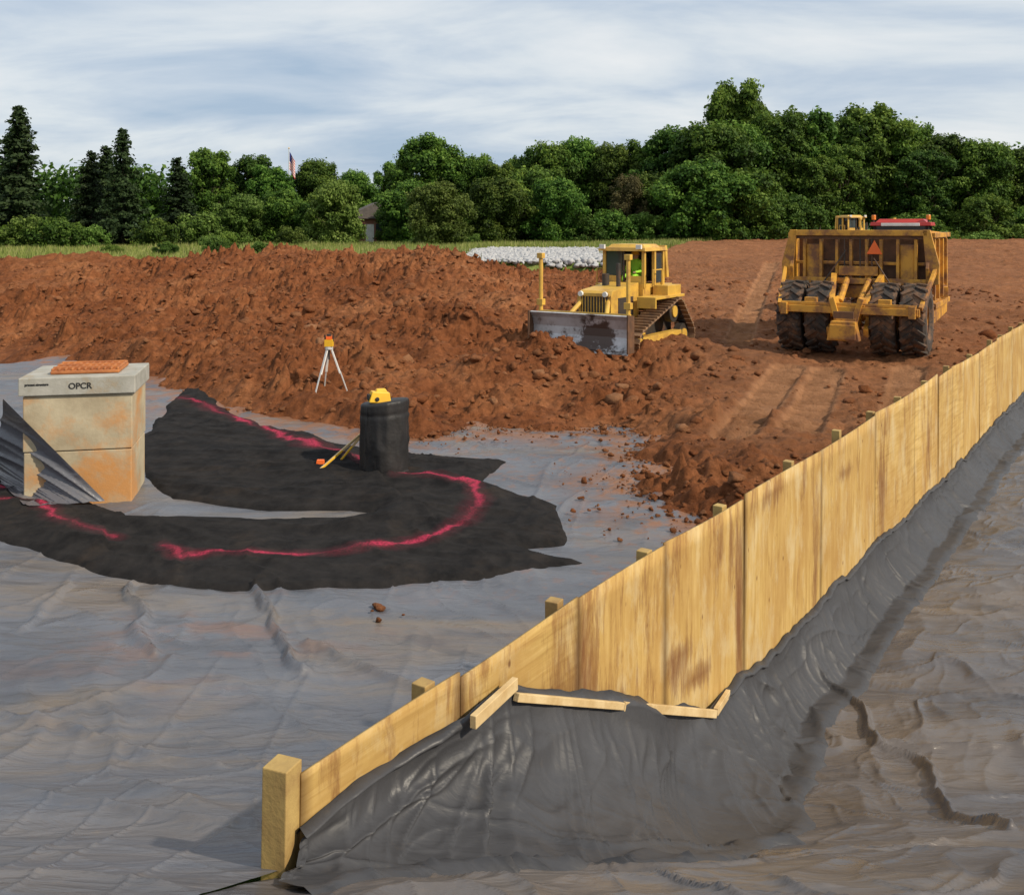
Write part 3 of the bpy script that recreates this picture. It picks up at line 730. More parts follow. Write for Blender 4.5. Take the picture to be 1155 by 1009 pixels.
# ------------------------------------------------------------ bulldozer (front = -Y)
def bulldozer(name, loc, rz):
    b = B()
    cs = [(-1.45, .42, .38), (1.45, .42, .38), (.78, 1.12, .36)]
    pts = []
    for (y, z, r) in cs:
        for k in range(60):
            a = 2 * math.pi * k / 60; pts.append((y + r * math.cos(a), z + r * math.sin(a)))
    pts = sorted(set(pts))
    def cr(o, a, c): return (a[0] - o[0]) * (c[1] - o[1]) - (a[1] - o[1]) * (c[0] - o[0])
    lo = []; up = []
    for p in pts:
        while len(lo) >= 2 and cr(lo[-2], lo[-1], p) <= 0: lo.pop()
        lo.append(p)
    for p in reversed(pts):
        while len(up) >= 2 and cr(up[-2], up[-1], p) <= 0: up.pop()
        up.append(p)
    hull = lo[:-1] + up[:-1]; hull.append(hull[0])
    H = np.array(hull); d = np.r_[0, np.cumsum(np.hypot(*np.diff(H, axis=0).T))]
    ns = int(d[-1] / .185)
    for sx in (-1, 1):
        for k in range(ns):
            q0 = d[-1] * k / ns; q1 = q0 + .16
            y0, z0 = np.interp(q0, d, H[:, 0]), np.interp(q0, d, H[:, 1]); y1, z1 = np.interp(q1 % d[-1], d, H[:, 0]), np.interp(q1 % d[-1], d, H[:, 1])
            an = math.degrees(math.atan2(z1 - z0, y1 - y0))
            M = Matrix.Translation((sx * 1.0, (y0 + y1) / 2, (z0 + z1) / 2)) @ Matrix.Rotation(R(an), 4, 'X')
            b.box((0, 0, -.0), (.58, .165, .035), TRACK, mx=M); b.box((0, .05, -.045), (.58, .025, .065), TRACK, mx=M)
            b.box((0, 0, .045), (.2, .14, .06), DARK, mx=M)
        for (y, z, r) in cs:
            b.cyl((sx * 1.0 - .1, y, z), (sx * 1.0 + .1, y, z), r - .06, DARK, 24); b.cyl((sx * 1.0 - .14, y, z), (sx * 1.0 + .14, y, z), r * .45, YEL, 16)
        for k in range(6): b.cyl((sx - .16, -.95 + k * .38, .2), (sx + .16, -.95 + k * .38, .2), .12, DARK, 14)
        b.box((sx * 1.0, 0, .45), (.24, 2.5, .26), YEL)
        b.bar((sx * .62, -.2, .5), (sx * .8, -2.4, .7), .12, .18, YEL)
        b.box((sx * .92, .35, 1.56), (.55, 1.9, .07), YEL); b.box((sx * .92, -.62, 1.44), (.55, .06, .3), YEL)
        b.box((sx * .90, .75, 1.72), (.45, .9, .28), YEL)
        b.cyl((sx * .36, -1.75, 1.6), (sx * .62, -2.42, 1.0), .06, YEL, 10); b.cyl((sx * .62, -2.42, 1.0), (sx * .68, -2.55, .85), .035, BLADE, 8)
        b.cyl((sx * 1.28, -2.46, 1.0), (sx * 1.28, -2.46, 2.65), .055, YEL, 10); b.box((sx * 1.28, -2.46, 2.72), (.16, .16, .14), YEL); b.box((sx * 1.28, -2.46, 1.5), (.18, .16, .16), YEL)
    b.box((0, .1, .75), (1.3, 3.0, .5), DARK)
    prof = [(-2.78, .22), (-2.66, .35), (-2.60, .55), (-2.60, .75), (-2.68, .98), (-2.80, 1.1), (-2.74, 1.12), (-2.60, 1.05), (-2.50, .85), (-2.50, .45), (-2.66, .22)]
    b.prism([(y, z + .16) for y, z in prof], -1.42, 1.42, BLADE)
    b.prism([(-2.82, .30), (-2.62, .54), (-2.60, .60), (-2.76, .34)], -1.44, 1.44, BLADE)
    for sx in (-1, 1): b.prism([(-2.84, .34), (-2.84, 1.30), (-2.48, 1.26), (-2.48, .34)], sx * 1.42, sx * 1.46, RUSTY)
    b.box((0, -2.47, 1.24), (2.7, .08, .1), YEL); b.box((0, -2.42, .75), (2.4, .12, .16), YEL)
    b.prism([(-1.85, .75), (-1.85, 1.68), (-1.75, 1.80), (-.2, 1.95), (-.2, .75)], -.48, .48, YEL)
    b.box((0, -1.865, 1.25), (.78, .03, .82), DARK)
    for k in range(9): b.box((-.34 + k * .085, -1.89, 1.25), (.022, .03, .80), YEL)
    b.box((0, -1.89, 1.70), (.9, .05, .09), YEL); b.box((0, -1.89, .84), (.9, .05, .1), YEL)
    b.box((.485, -1.0, 1.35), (.02, .9, .5), DARK); b.box((-.485, -1.0, 1.35), (.02, .9, .5), DARK)
    b.cyl((.24, -.95, 1.85), (.24, -.95, 2.5), .06, DARK, 12); b.cyl((-.22, -.8, 1.85), (-.22, -.8, 2.2), .1, DARK, 14)
    for sx in (-1, 1): b.cyl((sx * .36, -1.92, 1.72), (sx * .36, -1.99, 1.72), .07, WHITE, 12)
    b.box((0, .45, 1.65), (1.2, 1.25, .5), YEL)
    for (x, y) in ((-.60, -.12), (.60, -.12), (-.64, .45), (.64, .45), (-.64, 1.02), (.64, 1.02)):
        b.box((x, y, 2.33), (.09, .1, 1.05), YEL)
    b.box((0, 1.04, 2.35), (1.2, .02, .85), GLASS)
    b.box((-.63, .73, 2.35), (.02, .48, .85), GLASS); b.box((.63, .73, 2.35), (.02, .48, .85), GLASS)
    b.box((-.32, -.13, 2.0), (.45, .05, .25), YEL); b.box((.32, -.13, 2.0), (.45, .05, .25), YEL)
    b.box((0, -.13, 2.4), (.05, .05, .9), DARK); b.box((-.30, -.125, 2.47), (.5, .012, .68), GLASS)
    b.box((0, .45, 2.86), (1.45, 1.5, .1), YEL, top=(.97, .97)); b.box((0, .5, 2.95), (1.15, 1.0, .09), YEL, top=(.85, .85))
    b.box((0, 1.16, 2.5), (1.5, .14, .9), YEL, top=(.92, 1))
    for sx in (-1, 1):
        b.box((sx * .56, -.35, 2.93), (.16, .08, .12), WHITE)
        b.bar((sx * .86, -.1, 1.85), (sx * .86, -.1, 2.3), .03, .03, YEL); b.bar((sx * .86, -.1, 2.3), (sx * .86, .5, 2.3), .03, .03, YEL); b.bar((sx * .86, .5, 1.85), (sx * .86, .5, 2.3), .03, .03, YEL)
    b.box((0, .75, 2.0), (.5, .45, .14), DARK); b.box((0, .95, 2.3), (.5, .08, .6), DARK)
    b.box((0, 1.5, 1.45), (1.2, .55, .8), YEL); b.box((0, 1.85, .9), (.5, .3, .5), DARK)
    return b.obj(name, loc, rz, bevel=.014)
DZR = -33
doz = bulldozer('bulldozer', (3.18, 27.2, .5), DZR)
d2 = bpy.data.objects.new('bulldozer.001', doz.data); COL.objects.link(d2); d2.location = (23.2, 66, 1.75); d2.rotation_euler = (0, 0, R(15))
bv = d2.modifiers.new('bevel', 'BEVEL'); bv.width = .014; bv.limit_method = 'ANGLE'

def operator():
    V = []; E = []; Rr = []; idx = {}
    def ad(k, p, r, par=None):
        idx[k] = len(V); V.append(p); Rr.append(r)
        if par: E.append((idx[par], idx[k]))
    ad('pelvis', (0, .62, 2.12), .13); ad('waist', (0, .66, 2.25), .125, 'pelvis'); ad('chest', (0, .64, 2.42), .15, 'waist'); ad('neck', (0, .62, 2.56), .055, 'chest')
    ad('head', (0, .60, 2.66), .085, 'neck'); ad('crown', (0, .60, 2.74), .07, 'head')
    for s, n in ((-1, 'l'), (1, 'r')):
        ad('sh' + n, (s * .2, .64, 2.47), .07, 'chest'); ad('el' + n, (s * .27, .48, 2.24), .048, 'sh' + n); ad('wr' + n, (s * .22, .22, 2.22), .032, 'el' + n); ad('ha' + n, (s * .21, .14, 2.22), .034, 'wr' + n)
        ad('hip' + n, (s * .1, .58, 2.1), .09, 'pelvis'); ad('kn' + n, (s * .15, .18, 2.13), .065, 'hip' + n); ad('an' + n, (s * .15, .06, 1.96), .045, 'kn' + n)
    me = bpy.data.meshes.new('machine_operator'); me.from_pydata(V, E, [])
    me.materials.append(VEST)
    o = bpy.data.objects.new('machine_operator', me); COL.objects.link(o)
    o.modifiers.new('skin', 'SKIN')
    return o, Rr
opr, Rr = operator()
bm = bmesh.new(); bm.from_mesh(opr.data); lay = bm.verts.layers.skin.verify(); bm.verts.ensure_lookup_table()
for i, v in enumerate(bm.verts): v[lay].radius = (Rr[i], Rr[i]); v[lay].use_root = (i == 0)
bm.to_mesh(opr.data); bm.free()
sb_ = opr.modifiers.new('sub', 'SUBSURF'); sb_.levels = 1; sb_.render_levels = 1
opr.matrix_world = Matrix.Translation(doz.location) @ Matrix.Rotation(R(DZR), 4, 'Z')
b = B()
b.lathe([(.0, .105), (.05, .11), (.11, .08), (.135, .02)], (0, .6, 2.69), BRASSY, 16, 'z'); b.lathe([(0, .1), (.01, .14)], (0, .59, 2.685), BRASSY, 16, 'z')
b.lathe([(-.09, .05), (-.05, .082), (.03, .09), (.05, .08)], (0, .595, 2.65), SKIN, 14, 'z'); b.box((0, .5, 2.63), (.02, .03, .035), SKIN)
for s in (-1, 1):
    for k in range(4): b.cyl((s * .21 + (k - 1.5) * .018, .12, 2.225), (s * .21 + (k - 1.5) * .018, .065 - .006 * (1.5 - abs(k - 1.5)), 2.20), .009, SKIN, 6)
    b.cyl((s * .21 - s * .03, .15, 2.225), (s * .21 - s * .045, .1, 2.20), .01, SKIN, 6)
b.obj('head_and_hands', parent=opr)

# ------------------------------------------------------------ towed scraper (rear = -Y)
def scraper():
    b = B()
    r = .92
    for x in (-1.52, -.80, .80, 1.52): b.tire((x, 0, r - .06), r, .62, RUB, YEL2)
    b.cyl((-1.5, 0, r), (1.5, 0, r), .14, YEL2, 14)
    b.box((0, -.98, 1.12), (3.35, .16, .18), YEL2); b.box((0, -1.0, 1.26), (3.3, .05, .08), YEL2)
    for s in (-1, 1):
        b.bar((s * 1.65, -1.0, 1.1), (s * 1.70, 1.0, 1.35), .12, .2, YEL2)
        b.prism([(s * .16, .35), (s * .42, 1.4), (s * .30, 1.45), (s * .02, .5)], -1.12, -.5, YEL2, 'y')
        b.bar((s * .38, -1.0, 1.15), (s * .62, .5, 1.9), .14, .2, YEL2)
        b.cyl((s * .25, -.6, 1.3), (s * .3, .9, 2.0), .085, YEL2, 10)
        b.box((s * .9, -.9, 1.32), (.3, .2, .18), YEL2); b.box((s * 1.55, -1.0, 1.12), (.16, .3, .3), YEL2)
        b.bar((s * .45, -.95, .55), (s * .35, .1, .85), .12, .22, YEL2)
        b.cyl((s * 1.15, -.9, 1.25), (s * .5, .2, 1.55), .03, DARK, 6)
    b.box((-.02, -1.25, .62), (.78, .3, .48), YEL2, top=(.75, 1)); b.box((-.02, -1.42, .60), (.62, .06, .36), YEL2); b.box((0, -.75, .75), (.5, .8, .34), YEL2)
    b.box((-.05, -.9, 1.0), (.5, .5, .18), RUSTY)
    side = [(.55, 1.35), (.35, 2.15), (.62, 2.75), (.72, 3.12), (4.3, 3.05), (4.6, 1.9), (4.4, .75), (1.4, .65), (1.15, 1.25)]
    for s in (-1, 1):
        b.prism(side, s * 1.68, s * 1.76, YEL2)
        for y in (1.0, 1.9, 2.8, 3.7): b.box((s * 1.80, y, 2.1), (.09, .12, 1.6), YEL2)
        b.box((s * 1.81, 2.4, 3.0), (.14, 3.5, .13), YEL2); b.box((s * 1.81, 2.5, 1.15), (.12, 3.2, .14), YEL2)
        b.prism([(s * 1.60, 3.14), (s * 1.78, 3.14), (s * 2.0, 2.25), (s * 1.98, 1.75), (s * 1.72, 1.7)], .42, .54, YEL2, 'y')
        b.bar((s * 1.9, .45, 2.1), (s * 1.72, -.9, 1.2), .09, .12, YEL2)
    b.box((0, .95, 2.15), (3.3, .06, 1.5), RUSTY)
    b.box((0, .55, 3.06), (3.42, .26, .15), YEL2); b.box((0, .55, 2.95), (3.3, .08, .1), RUSTY)
    b.box((0, .55, 1.78), (3.4, .16, .16), YEL2); b.box((0, .62, 1.5), (3.3, .1, .34), YEL2)
    b.box((0, .75, 2.25), (3.35, .05, .08), YEL2)
    for x in (-1.42, -.98, -.56, -.2, .2, .56, .98, 1.42): b.box((x, .62, 2.4), (.075, .16, 1.16), YEL2)
    b.box((-1.2, .66, 2.3), (.34, .04, .9), YEL2); b.box((1.2, .66, 2.3), (.34, .04, .9), YEL2)
    b.box((0, .58, 2.05), (1.0, .22, .25), YEL2)
    for x in (-.35, .05, .35): b.cyl((x, .5, 1.85), (x, .5, 2.9), .022, DARK, 6)
    b.cyl((-.9, .4, 1.7), (-.3, .45, 2.6), .02, DARK, 6); b.cyl((.9, .4, 1.6), (.4, .45, 2.4), .02, DARK, 6)
    b.prism([(.22, 2.50), (.62, 2.50), (.42, 2.87)], .44, .47, ORANGE, 'y')
    b.box((0, 4.6, 1.6), (2.6, .3, .4), YEL2); b.bar((0, 4.6, 1.9), (0, 6.6, 1.3), .4, .45, YEL2)
    for s in (-1, 1): b.bar((s * 1.85, 3.0, 1.4), (s * 1.3, 4.8, 1.6), .18, .3, YEL2); b.tire((s * .85, 5.6, .62), .66, .45, RUB, YEL2)
    b.cyl((-.8, 5.6, .66), (.8, 5.6, .66), .1, YEL2, 10)
    return b.obj('towed_scraper', (8.95, 25.5, .76), -30, bevel=.012)
scr = scraper()
def tractor():
    b = B()
    for y in (0, 3.3):
        for x in (-.85, .85): b.tire((x, y, .88), .92, .55, RUB, WHITE)
        b.cyl((-.8, y, .88), (.8, y, .88), .14, DARK, 12)
    b.box((0, 1.6, 1.1), (.9, 5.0, .5), DARK); b.prism([(1.9, 1.3), (1.9, 2.3), (4.6, 2.1), (4.7, 1.3)], -.5, .5, RED)
    b.box((0, 4.72, 1.7), (.85, .04, .7), DARK); b.box((0, -.1, 1.5), (1.5, 1.2, .4), RED)
    b.box((0, .9, 2.0), (1.5, 1.6, .7), RED); b.box((0, .9, 2.62), (1.62, 1.62, .7), GLASS)
    for (x, y) in ((-.81, .09), (.81, .09), (-.81, 1.71), (.81, 1.71)): b.box((x, y, 2.6), (.09, .09, .8), INK)
    b.box((0, .9, 3.02), (1.9, 1.95, .12), RED, top=(.98, .98)); b.box((0, .9, 3.13), (1.6, 1.6, .12), RED, top=(.85, .85))
    b.box((0, -.09, 3.0), (1.2, .03, .1), WHITE)
    for x in (-.85, .85): b.cyl((x, .1, 3.06), (x, .1, 3.16), .03, DARK, 8); b.cyl((x, .1, 3.16), (x, .1, 3.32), .07, AMBER, 10)
    b.cyl((.62, 2.2, 2.2), (.62, 2.2, 3.1), .07, ALU, 10)
    for s in (-1, 1): b.box((s * .95, 0, 1.9), (.7, 1.2, .06), RED); b.bar((s * .85, 1.7, 2.6), (s * 1.2, 1.75, 2.6), .03, .03, INK); b.box((s * 1.25, 1.75, 2.6), (.16, .04, .3), INK)
    return b.obj('red_tractor', (12.9, 32.4, 1.05), -27, bevel=.015)
tractor()

# ------------------------------------------------------------ vegetation
def leaf_quads(C, Nn, size, r):
    n = len(C)
    t = r.randn(n, 3); t -= (t * Nn).sum(1)[:, None] * Nn; t /= np.linalg.norm(t, axis=1)[:, None] + 1e-9
    bt = np.cross(Nn, t); s = size * (.55 + .9 * r.rand(n))[:, None]
    V = np.stack([C - t * s, C - bt * s * .62 + t * s * .1, C + t * s, C + bt * s * .62 - t * s * .1], 1).reshape(-1, 3)
    return V, np.arange(n * 4).reshape(-1, 4)
def lobes_mesh(L, r, size, dens, extra=None):
    Cs = []; Ns = []; Sh = []
    for (c, rad) in L:
        n = int(dens * rad * rad) + 20
        d = r.randn(n, 3); d /= np.linalg.norm(d, axis=1)[:, None]
        q = rad * (.45 + .75 * r.rand(n) ** .8); q *= 1 + .35 * np.sin(d[:, 0] * 5 + c[0] * 3) * np.cos(d[:, 2] * 6 + c[1] * 3)
        C = np.array(c) + d * q[:, None] * np.array([1, 1, .85])
        Nn = d * .8 + r.randn(n, 3) * .55 + np.array([0, 0, .3]); Nn /= np.linalg.norm(Nn, axis=1)[:, None]
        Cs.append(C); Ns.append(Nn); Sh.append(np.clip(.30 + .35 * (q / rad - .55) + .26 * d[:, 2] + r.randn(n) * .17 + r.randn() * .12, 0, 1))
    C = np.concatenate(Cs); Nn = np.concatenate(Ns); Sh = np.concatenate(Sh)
    V, F = leaf_quads(C, Nn, size, r)
    return V, F, np.repeat(Sh, 4)
def tree_mesh(name, seed, H, W, nl, leafm, size=.20, dens=400, base=.22):
    r = np.random.RandomState(seed); L = []
    for i in range(nl):
        h = base + (1 - base) * (i + .5) / nl * .95
        k = (h - (base + .95) / 2) / ((1 - base) / 2 * 1.05)
        rr_ = W / 2 * math.sqrt(max(.03, 1 - abs(k) ** 2.2)) * (.62 + .55 * r.rand())
        a = i * 2.4 + r.rand() * 1.2; q = rr_ * (.4 + .6 * r.rand())
        rad = W * (.055 + .085 * r.rand() ** 1.3)
        L.append(((q * math.cos(a), q * math.sin(a), h * H - rad * .4), rad))
        if i % 5 == 0: L.append(((r.randn() * W * .08, r.randn() * W * .08, h * H * .92), W * .15))
    V, F, Sh = lobes_mesh(L, r, size, dens)
    bb = B(); bb.cyl((0, 0, -.6), (0, 0, H * .35), H * .022, BARK, 8, H * .015); bb.cyl((0, 0, H * .35), (r.randn() * .3, r.randn() * .3, H * .8), H * .015, BARK, 6, H * .004)
    for (c, rad) in L[::2]:
        z0 = min(H * .6, c[2] * .55); bb.cyl((0, 0, z0), c, H * .008, BARK, 5, H * .002)
    return join_leaf(name, V, F, Sh, bb, leafm)
def join_leaf(name, V, F, Sh, bb, leafm):
    bv_ = np.array(bb.V); o = len(V); q = []
    for f in bb.F:
        f = list(f)
        if len(f) == 4: q.append([o + i for i in f])
    allV = np.concatenate([V, bv_]); allF = np.concatenate([F, np.array(q)])
    mi = np.r_[np.zeros(len(F)), np.ones(len(q))]
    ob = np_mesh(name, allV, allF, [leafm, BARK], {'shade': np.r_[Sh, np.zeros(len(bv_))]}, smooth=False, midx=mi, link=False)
    me = ob.data; bpy.data.objects.remove(ob); return me
def conifer_mesh(name, seed, H, W):
    r = np.random.RandomState(seed); Cs = []; Ns = []; Sh = []
    bb = B(); bb.cyl((0, 0, -.6), (0, 0, H * .97), H * .018, BARK, 7, .02)
    z = H * .06
    while z < H * .98:
        f = 1 - z / H; L = W / 2 * (f ** .8) * (.7 + .5 * r.rand()) + .15; nb = 6 + int(5 * f)
        for k in range(nb):
            a = r.rand() * 6.28; l = L * (.6 + .55 * r.rand()); n = int(l * 28) + 8
            q = r.rand(n) ** .7; dr = -.22 * l * q ** 1.4 + .10 * l * q ** 3
            C = np.stack([math.cos(a) * l * q, math.sin(a) * l * q, z + dr], 1) + r.randn(n, 3) * np.array([.16, .16, .10]) * (1 + .4 * f)
            Nn = np.stack([np.cos(a) * .5 + r.randn(n) * .5, np.sin(a) * .5 + r.randn(n) * .5, .7 + r.randn(n) * .4], 1); Nn /= np.linalg.norm(Nn, axis=1)[:, None]
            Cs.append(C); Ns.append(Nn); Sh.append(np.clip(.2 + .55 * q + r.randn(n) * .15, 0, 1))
            bb.cyl((0, 0, z), (math.cos(a) * l * .8, math.sin(a) * l * .8, z - .15 * l), .03, BARK, 4, .01)
        z += .36 + .28 * f
    C = np.concatenate(Cs); Nn = np.concatenate(Ns); Sh = np.concatenate(Sh)
    V, F = leaf_quads(C, Nn, .18, r)
    return join_leaf(name, V, F, np.repeat(Sh, 4), bb, NEEDLE)

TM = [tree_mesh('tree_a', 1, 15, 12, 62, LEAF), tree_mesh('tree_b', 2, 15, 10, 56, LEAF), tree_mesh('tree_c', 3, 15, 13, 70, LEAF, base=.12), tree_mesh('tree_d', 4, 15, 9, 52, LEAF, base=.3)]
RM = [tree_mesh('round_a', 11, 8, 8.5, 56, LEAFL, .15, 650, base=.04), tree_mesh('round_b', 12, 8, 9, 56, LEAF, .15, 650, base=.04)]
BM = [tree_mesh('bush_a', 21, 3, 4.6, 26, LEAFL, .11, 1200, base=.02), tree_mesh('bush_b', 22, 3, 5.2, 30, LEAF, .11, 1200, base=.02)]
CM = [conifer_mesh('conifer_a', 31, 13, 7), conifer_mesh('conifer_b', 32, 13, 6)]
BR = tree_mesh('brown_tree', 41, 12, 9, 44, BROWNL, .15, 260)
tr = random.Random(9)
def plant(name, me, x, y, h, h0, wid=1.0):
    z = float(gz(np.array([x]), np.array([y]))[0])
    o = bpy.data.objects.new(name, me); COL.objects.link(o); s = h / h0
    o.location = (x, y, z - .1); o.scale = (s * wid, s * wid, s); o.rotation_euler = (0, 0, tr.uniform(0, 6.28)); return o
for x, y, h, w in [(-43.5, 86, 12.8, 1.1), (-47, 92, 11.4, 1.2), (-38, 88, 8.9, 1.1), (-34.3, 86, 10.8, 1.0), (-40, 96, 10, 1.3), (-31.5, 92, 8.6, 1.2), (-52, 90, 12, 1.2), (-58, 86, 12, 1.1)]:
    plant('spruce_tree', CM[tr.randint(0, 1)], x, y, h, 13, w)
for x, y, h, w in [(-33.5, 108, 10.6, .95), (-30, 112, 10.2, .9), (-26.5, 108, 8.8, 1), (-22.5, 112, 9.6, .85), (-17.2, 140, 11.5, .8), (-20, 125, 9, .9),
                   (-9.2, 112, 12.6, 1.0), (-12.5, 115, 10, .9), (-4.5, 114, 10.6, .9), (-1, 112, 9.4, 1), (4.5, 116, 11.8, .9), (8.2, 118, 12.6, .85), (12, 116, 11.6, .85), (1.5, 118, 10.5, .9),
                   (16, 116, 12, .9), (19.5, 112, 13, 1.05), (21.8, 106, 12.7, 1.1), (27.6, 122, 20.0, .72), (30, 124, 18.5, .6), (25.5, 112, 13.5, .9), (31.5, 116, 15.3, .9), (36, 118, 15.6, .9),
                   (41, 122, 15.8, .9), (45.5, 122, 17.0, .9), (49.5, 124, 15.2, .9), (53, 120, 13.2, .95), (57, 118, 12, .95), (62, 120, 11.5, 1), (67, 120, 11.5, 1), (38, 112, 11, 1), (47, 112, 10.5, 1), (74, 118, 12, 1),
                   (-66, 100, 12, 1), (-74, 96, 12, 1), (80, 112, 13, 1), (34, 108, 9.5, 1), (52, 108, 8.5, 1.1), (59, 108, 8.5, 1.1)]:
    plant('deciduous_tree', TM[tr.randint(0, 3)], x, y, h, 15, w)
for x, y, h, w, k in [(-16.8, 92, 6.4, .9, 0), (-22.5, 96, 5.6, 1, 1), (-26, 94, 5.2, 1, 0), (-6.3, 84, 5.7, 1.0, 0), (-1.8, 98, 6.8, 1, 1), (4.2, 98, 6.6, .9, 1), (2, 104, 8.2, .9, 1), (-10, 100, 6.6, 1, 1), (19, 100, 8.2, 1.1, 1), (24.5, 102, 8.5, 1.1, 1), (-12.0, 104, 5, 1, 1),
                   (29, 104, 7.2, 1, 1), (43, 104, 7, 1.1, 1), (15, 106, 7.5, 1, 1), (38, 102, 5.5, 1.1, 0), (49, 101, 5.2, 1.2, 0), (56, 100, 5.4, 1.2, 1)]:
    plant('round_tree', RM[k], x, y, h, 8, w)
plant('brown_tree', BR, 12.2, 103, 7.5, 12, .9)
for i, (x, y, h) in enumerate([(-40, 80, 2.8), (-37.5, 80, 2.6), (-35.5, 82, 2), (-30.5, 84, 2.6), (-28, 88, 3.2), (-24.5, 84, 1.6), (-20, 88, 2), (-44, 84, 2), (7, 98, 3), (10, 100, 3.4), (-19, 62, 1.3), (-17.6, 60, 1.1), (-15.4, 60, 1.0), (-20.5, 58, 1.0),
                               (14, 100, 3), (33, 100, 3), (46, 100, 3), (62, 104, 4), (-47, 78, 2), (-25.5, 62, .8), (-3.5, 90, 1.2), (22, 99, 3), (53, 99, 3)]):
    plant('bush', BM[i % 2], x, y, h, 3, 1)
r = np.random.RandomState(77); L = []
for i in range(420):
    x = -170 + 340 * r.rand(); y = 150 + 30 * r.rand()
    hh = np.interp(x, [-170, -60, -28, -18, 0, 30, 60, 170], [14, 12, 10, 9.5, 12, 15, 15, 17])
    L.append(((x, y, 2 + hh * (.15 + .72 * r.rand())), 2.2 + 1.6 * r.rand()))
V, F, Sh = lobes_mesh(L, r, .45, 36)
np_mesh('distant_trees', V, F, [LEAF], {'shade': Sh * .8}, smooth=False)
hx = np.linspace(-900, 1100, 700); hy = np.linspace(420, 1000, 90)
HX, HY = np.meshgrid(hx, hy)
prof = np.interp(HX, [-900, -400, -100, 100, 250, 330, 450, 700, 1100], [22, 20, 16, 24, 46, 60, 62, 56, 40]) * (.9 + .2 * fbm(HX * .008, HY * .004, 3, 600))
HZ = prof * np.sin(np.clip((HY - 420) / 360, 0, 1) * math.pi / 2) + clods(HX, HY, 9, 610, .95) * 7 * sstep(430, 480, HY)
m, t, p = nt('hill_forest'); v = mapv(t)
a = ramp(t, noise(t, v, .09, 6, .7), [(.35, (.035, .06, .035)), (.65, (.085, .12, .07))])
t.links.new(a, p.inputs['Base Color']); p.inputs['Roughness'].default_value = 1; p.inputs['Specular IOR Level'].default_value = 0
bump(t, p, noise(t, v, .2, 4, .7), 1, 4)
np_mesh('distant_hills', np.stack([HX, HY, HZ], -1).reshape(-1, 3), grid_faces(*HX.shape), [m])
N = 30000; r = np.random.RandomState(8)
x = -62 + 130 * r.rand(N); y = 46 + 58 * r.rand(N) ** 1.2
k = (polysd(x, y, SITE) < .8) & ~stonemask(x, y); x, y = x[k], y[k]; z = gz(x, y); N = len(x)
nb = 6; xx = np.repeat(x, nb) + r.randn(N * nb) * .18; yy = np.repeat(y, nb) + r.randn(N * nb) * .18; zz = np.repeat(z, nb)
hg = (.18 + .4 * r.rand(N * nb)) * np.repeat(.5 + fbm(x * .15, y * .15, 3, 700), nb); w = .035 + .03 * r.rand(N * nb); a = r.rand(N * nb) * 6.28; ln = r.randn(N * nb, 2) * .12
V = np.stack([np.stack([xx - w * np.cos(a), yy - w * np.sin(a), zz - .05], 1), np.stack([xx + w * np.cos(a), yy + w * np.sin(a), zz - .05], 1), np.stack([xx + ln[:, 0], yy + ln[:, 1], zz + hg], 1)], 1).reshape(-1, 3)
GL = m_leaf('grass_blades', (.10, .16, .03), (.19, .25, .06), (.32, .32, .13))
np_mesh('tall_grass', V, np.arange(len(V)).reshape(-1, 3), [GL], {'shade': np.repeat(r.rand(N * nb), 3)}, smooth=False)
N = 11000; px = -5 + 13 * r.rand(N); py = 50 + 26 * r.rand(N); k = stonemask(px, py); px, py = px[k], py[k]; zz = gz(px, py)
rng = r; rocks('stone_riprap', px, py, np.maximum(zz, 1.95) + .05, .14 + .16 * r.rand(len(px)), STONE)

b = B(); zf0 = 2.2
b.cyl((0, 0, 0), (0, 0, 9.4), .07, ALU, 10, .04); b.lathe([(-.09, .02), (0, .1), (.09, .02)], (0, 0, 9.5), BRASSY, 10, 'z')
FR = simple('flag_red', (.55, .02, .03), None, .8, 2, bs=0); FB = simple('flag_blue', (.02, .03, .18), None, .8, 2, bs=0)
for k in range(13):
    for j in range(8):
        x0 = .06 + j * .08; f = lambda q: .12 * math.sin(q * 9)
        m_ = FB if (j < 3 and k >= 6) else (FR if k % 2 == 0 else WHITE)
        z0 = 7.2 + k * .15 - j * .14
        b.add([(x0, f(x0), z0), (x0 + .08, f(x0 + .08), z0 - .14), (x0 + .08, f(x0 + .08), z0 + .01), (x0, f(x0), z0 + .15)], [(0, 1, 2, 3)], m_)
b.obj('flagpole', (-24.7, 108, zf0 + .9))
b = B(); b.box((0, 0, 1.3), (7, 6, 2.6), BRICK); b.prism([(-3.9, 2.6), (3.9, 2.6), (0, 4.4)], -3.4, 3.4, ROOF, 'y')
for x in (-2, .2, 2.3): b.box((x, -3.02, 1.5), (.9, .06, 1.1), GLASS); b.box((x, -3.0, .9), (1.1, .08, .08), WHITE)
b.box((-.9, -3.02, 1.0), (.9, .06, 2.0), WHITE); b.box((2, .5, 4.2), (.6, .6, 1.4), BRICK)
b.obj('brick_house', (-15.2, 108, 2.2), 15)

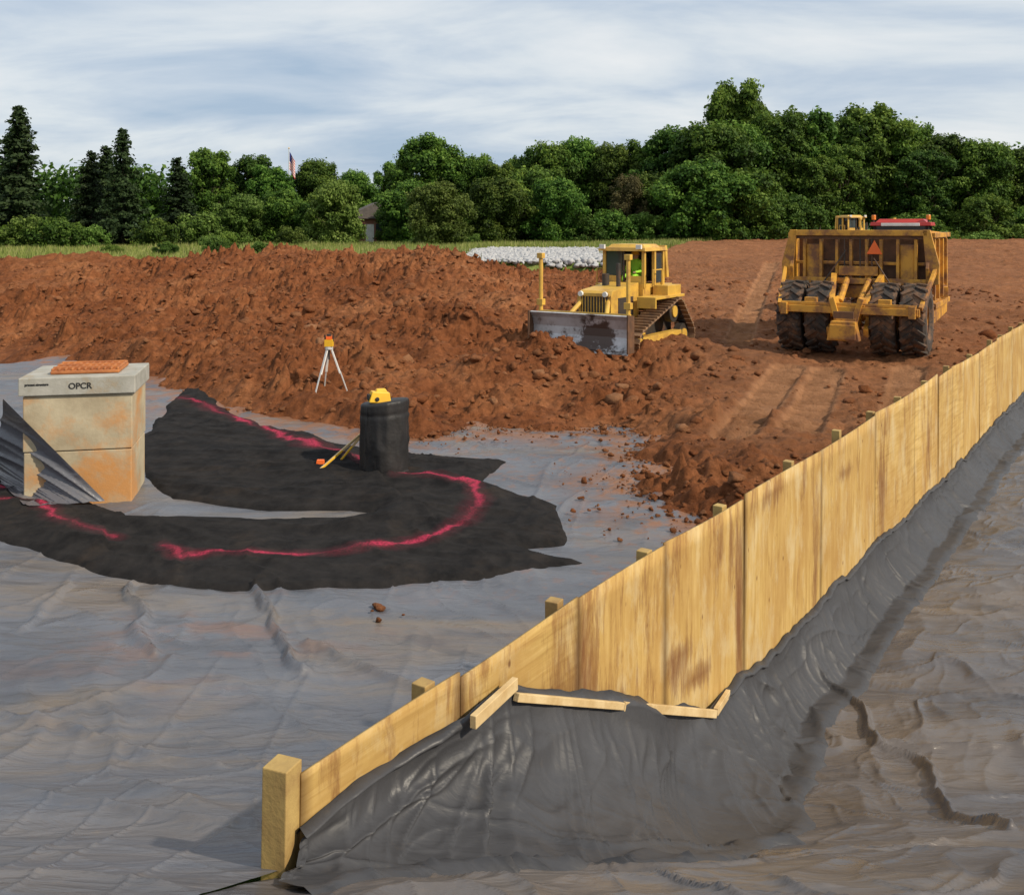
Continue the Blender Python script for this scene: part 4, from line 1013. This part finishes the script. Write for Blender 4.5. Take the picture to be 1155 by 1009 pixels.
# ------------------------------------------------------------ light & sky
sun_dir = Vector((.86, -.52, 0)).normalized() * math.cos(R(38)) + Vector((0, 0, math.sin(R(38))))
L = bpy.data.lights.new('sun', 'SUN'); L.energy = 4.3; L.angle = R(1.5); L.color = (1, .88, .70)
lo = bpy.data.objects.new('sun', L); COL.objects.link(lo); lo.rotation_euler = (-sun_dir).to_track_quat('-Z', 'Y').to_euler(); lo.location = (30, -20, 40)
w = bpy.data.worlds.new('World'); scene.world = w; w.use_nodes = True; t = w.node_tree
bg = t.nodes['Background']; bg.inputs['Strength'].default_value = .1
sky = t.nodes.new('ShaderNodeTexSky'); sky.sky_type = 'NISHITA'; sky.sun_disc = False; sky.sun_elevation = R(38); sky.sun_rotation = math.atan2(sun_dir.x, sun_dir.y)
sky.dust_density = 2
tc = t.nodes.new('ShaderNodeTexCoord'); sx = t.nodes.new('ShaderNodeSeparateXYZ'); t.links.new(tc.outputs['Generated'], sx.inputs[0])
zc = math_(t, 'ADD', math_(t, 'MAXIMUM', sx.outputs[2], 0.0), .22)
cx = t.nodes.new('ShaderNodeCombineXYZ'); t.links.new(math_(t, 'DIVIDE', sx.outputs[0], zc), cx.inputs[0]); t.links.new(math_(t, 'DIVIDE', sx.outputs[1], zc), cx.inputs[1])
mp = t.nodes.new('ShaderNodeMapping'); mp.inputs['Scale'].default_value = (.9, 1.5, 1); mp.inputs['Rotation'].default_value = (0, 0, R(16)); mp.inputs['Location'].default_value = (3.1, 1.7, 0)
t.links.new(cx.outputs[0], mp.inputs['Vector'])
n1 = noise(t, mp.outputs[0], 1.15, 8, .55, .35)
cloud = ramp(t, n1, [(.32, (4.2, 5.4, 6.9)), (.44, (5.7, 6.6, 7.7)), (.54, (7.4, 8.0, 8.5)), (.70, (9.3, 9.4, 9.4))])
fin = mix(t, .88, sky.outputs[0], cloud)
t.links.new(fin, bg.inputs['Color'])

cam = bpy.data.cameras.new('camera'); co = bpy.data.objects.new('camera', cam); COL.objects.link(co)
co.location = (0, 0, 4); co.rotation_euler = (R(90), 0, 0); cam.sensor_width = 36; cam.lens = 34.3; cam.shift_y = -.216; cam.clip_end = 6000; cam.clip_start = .05
scene.camera = co
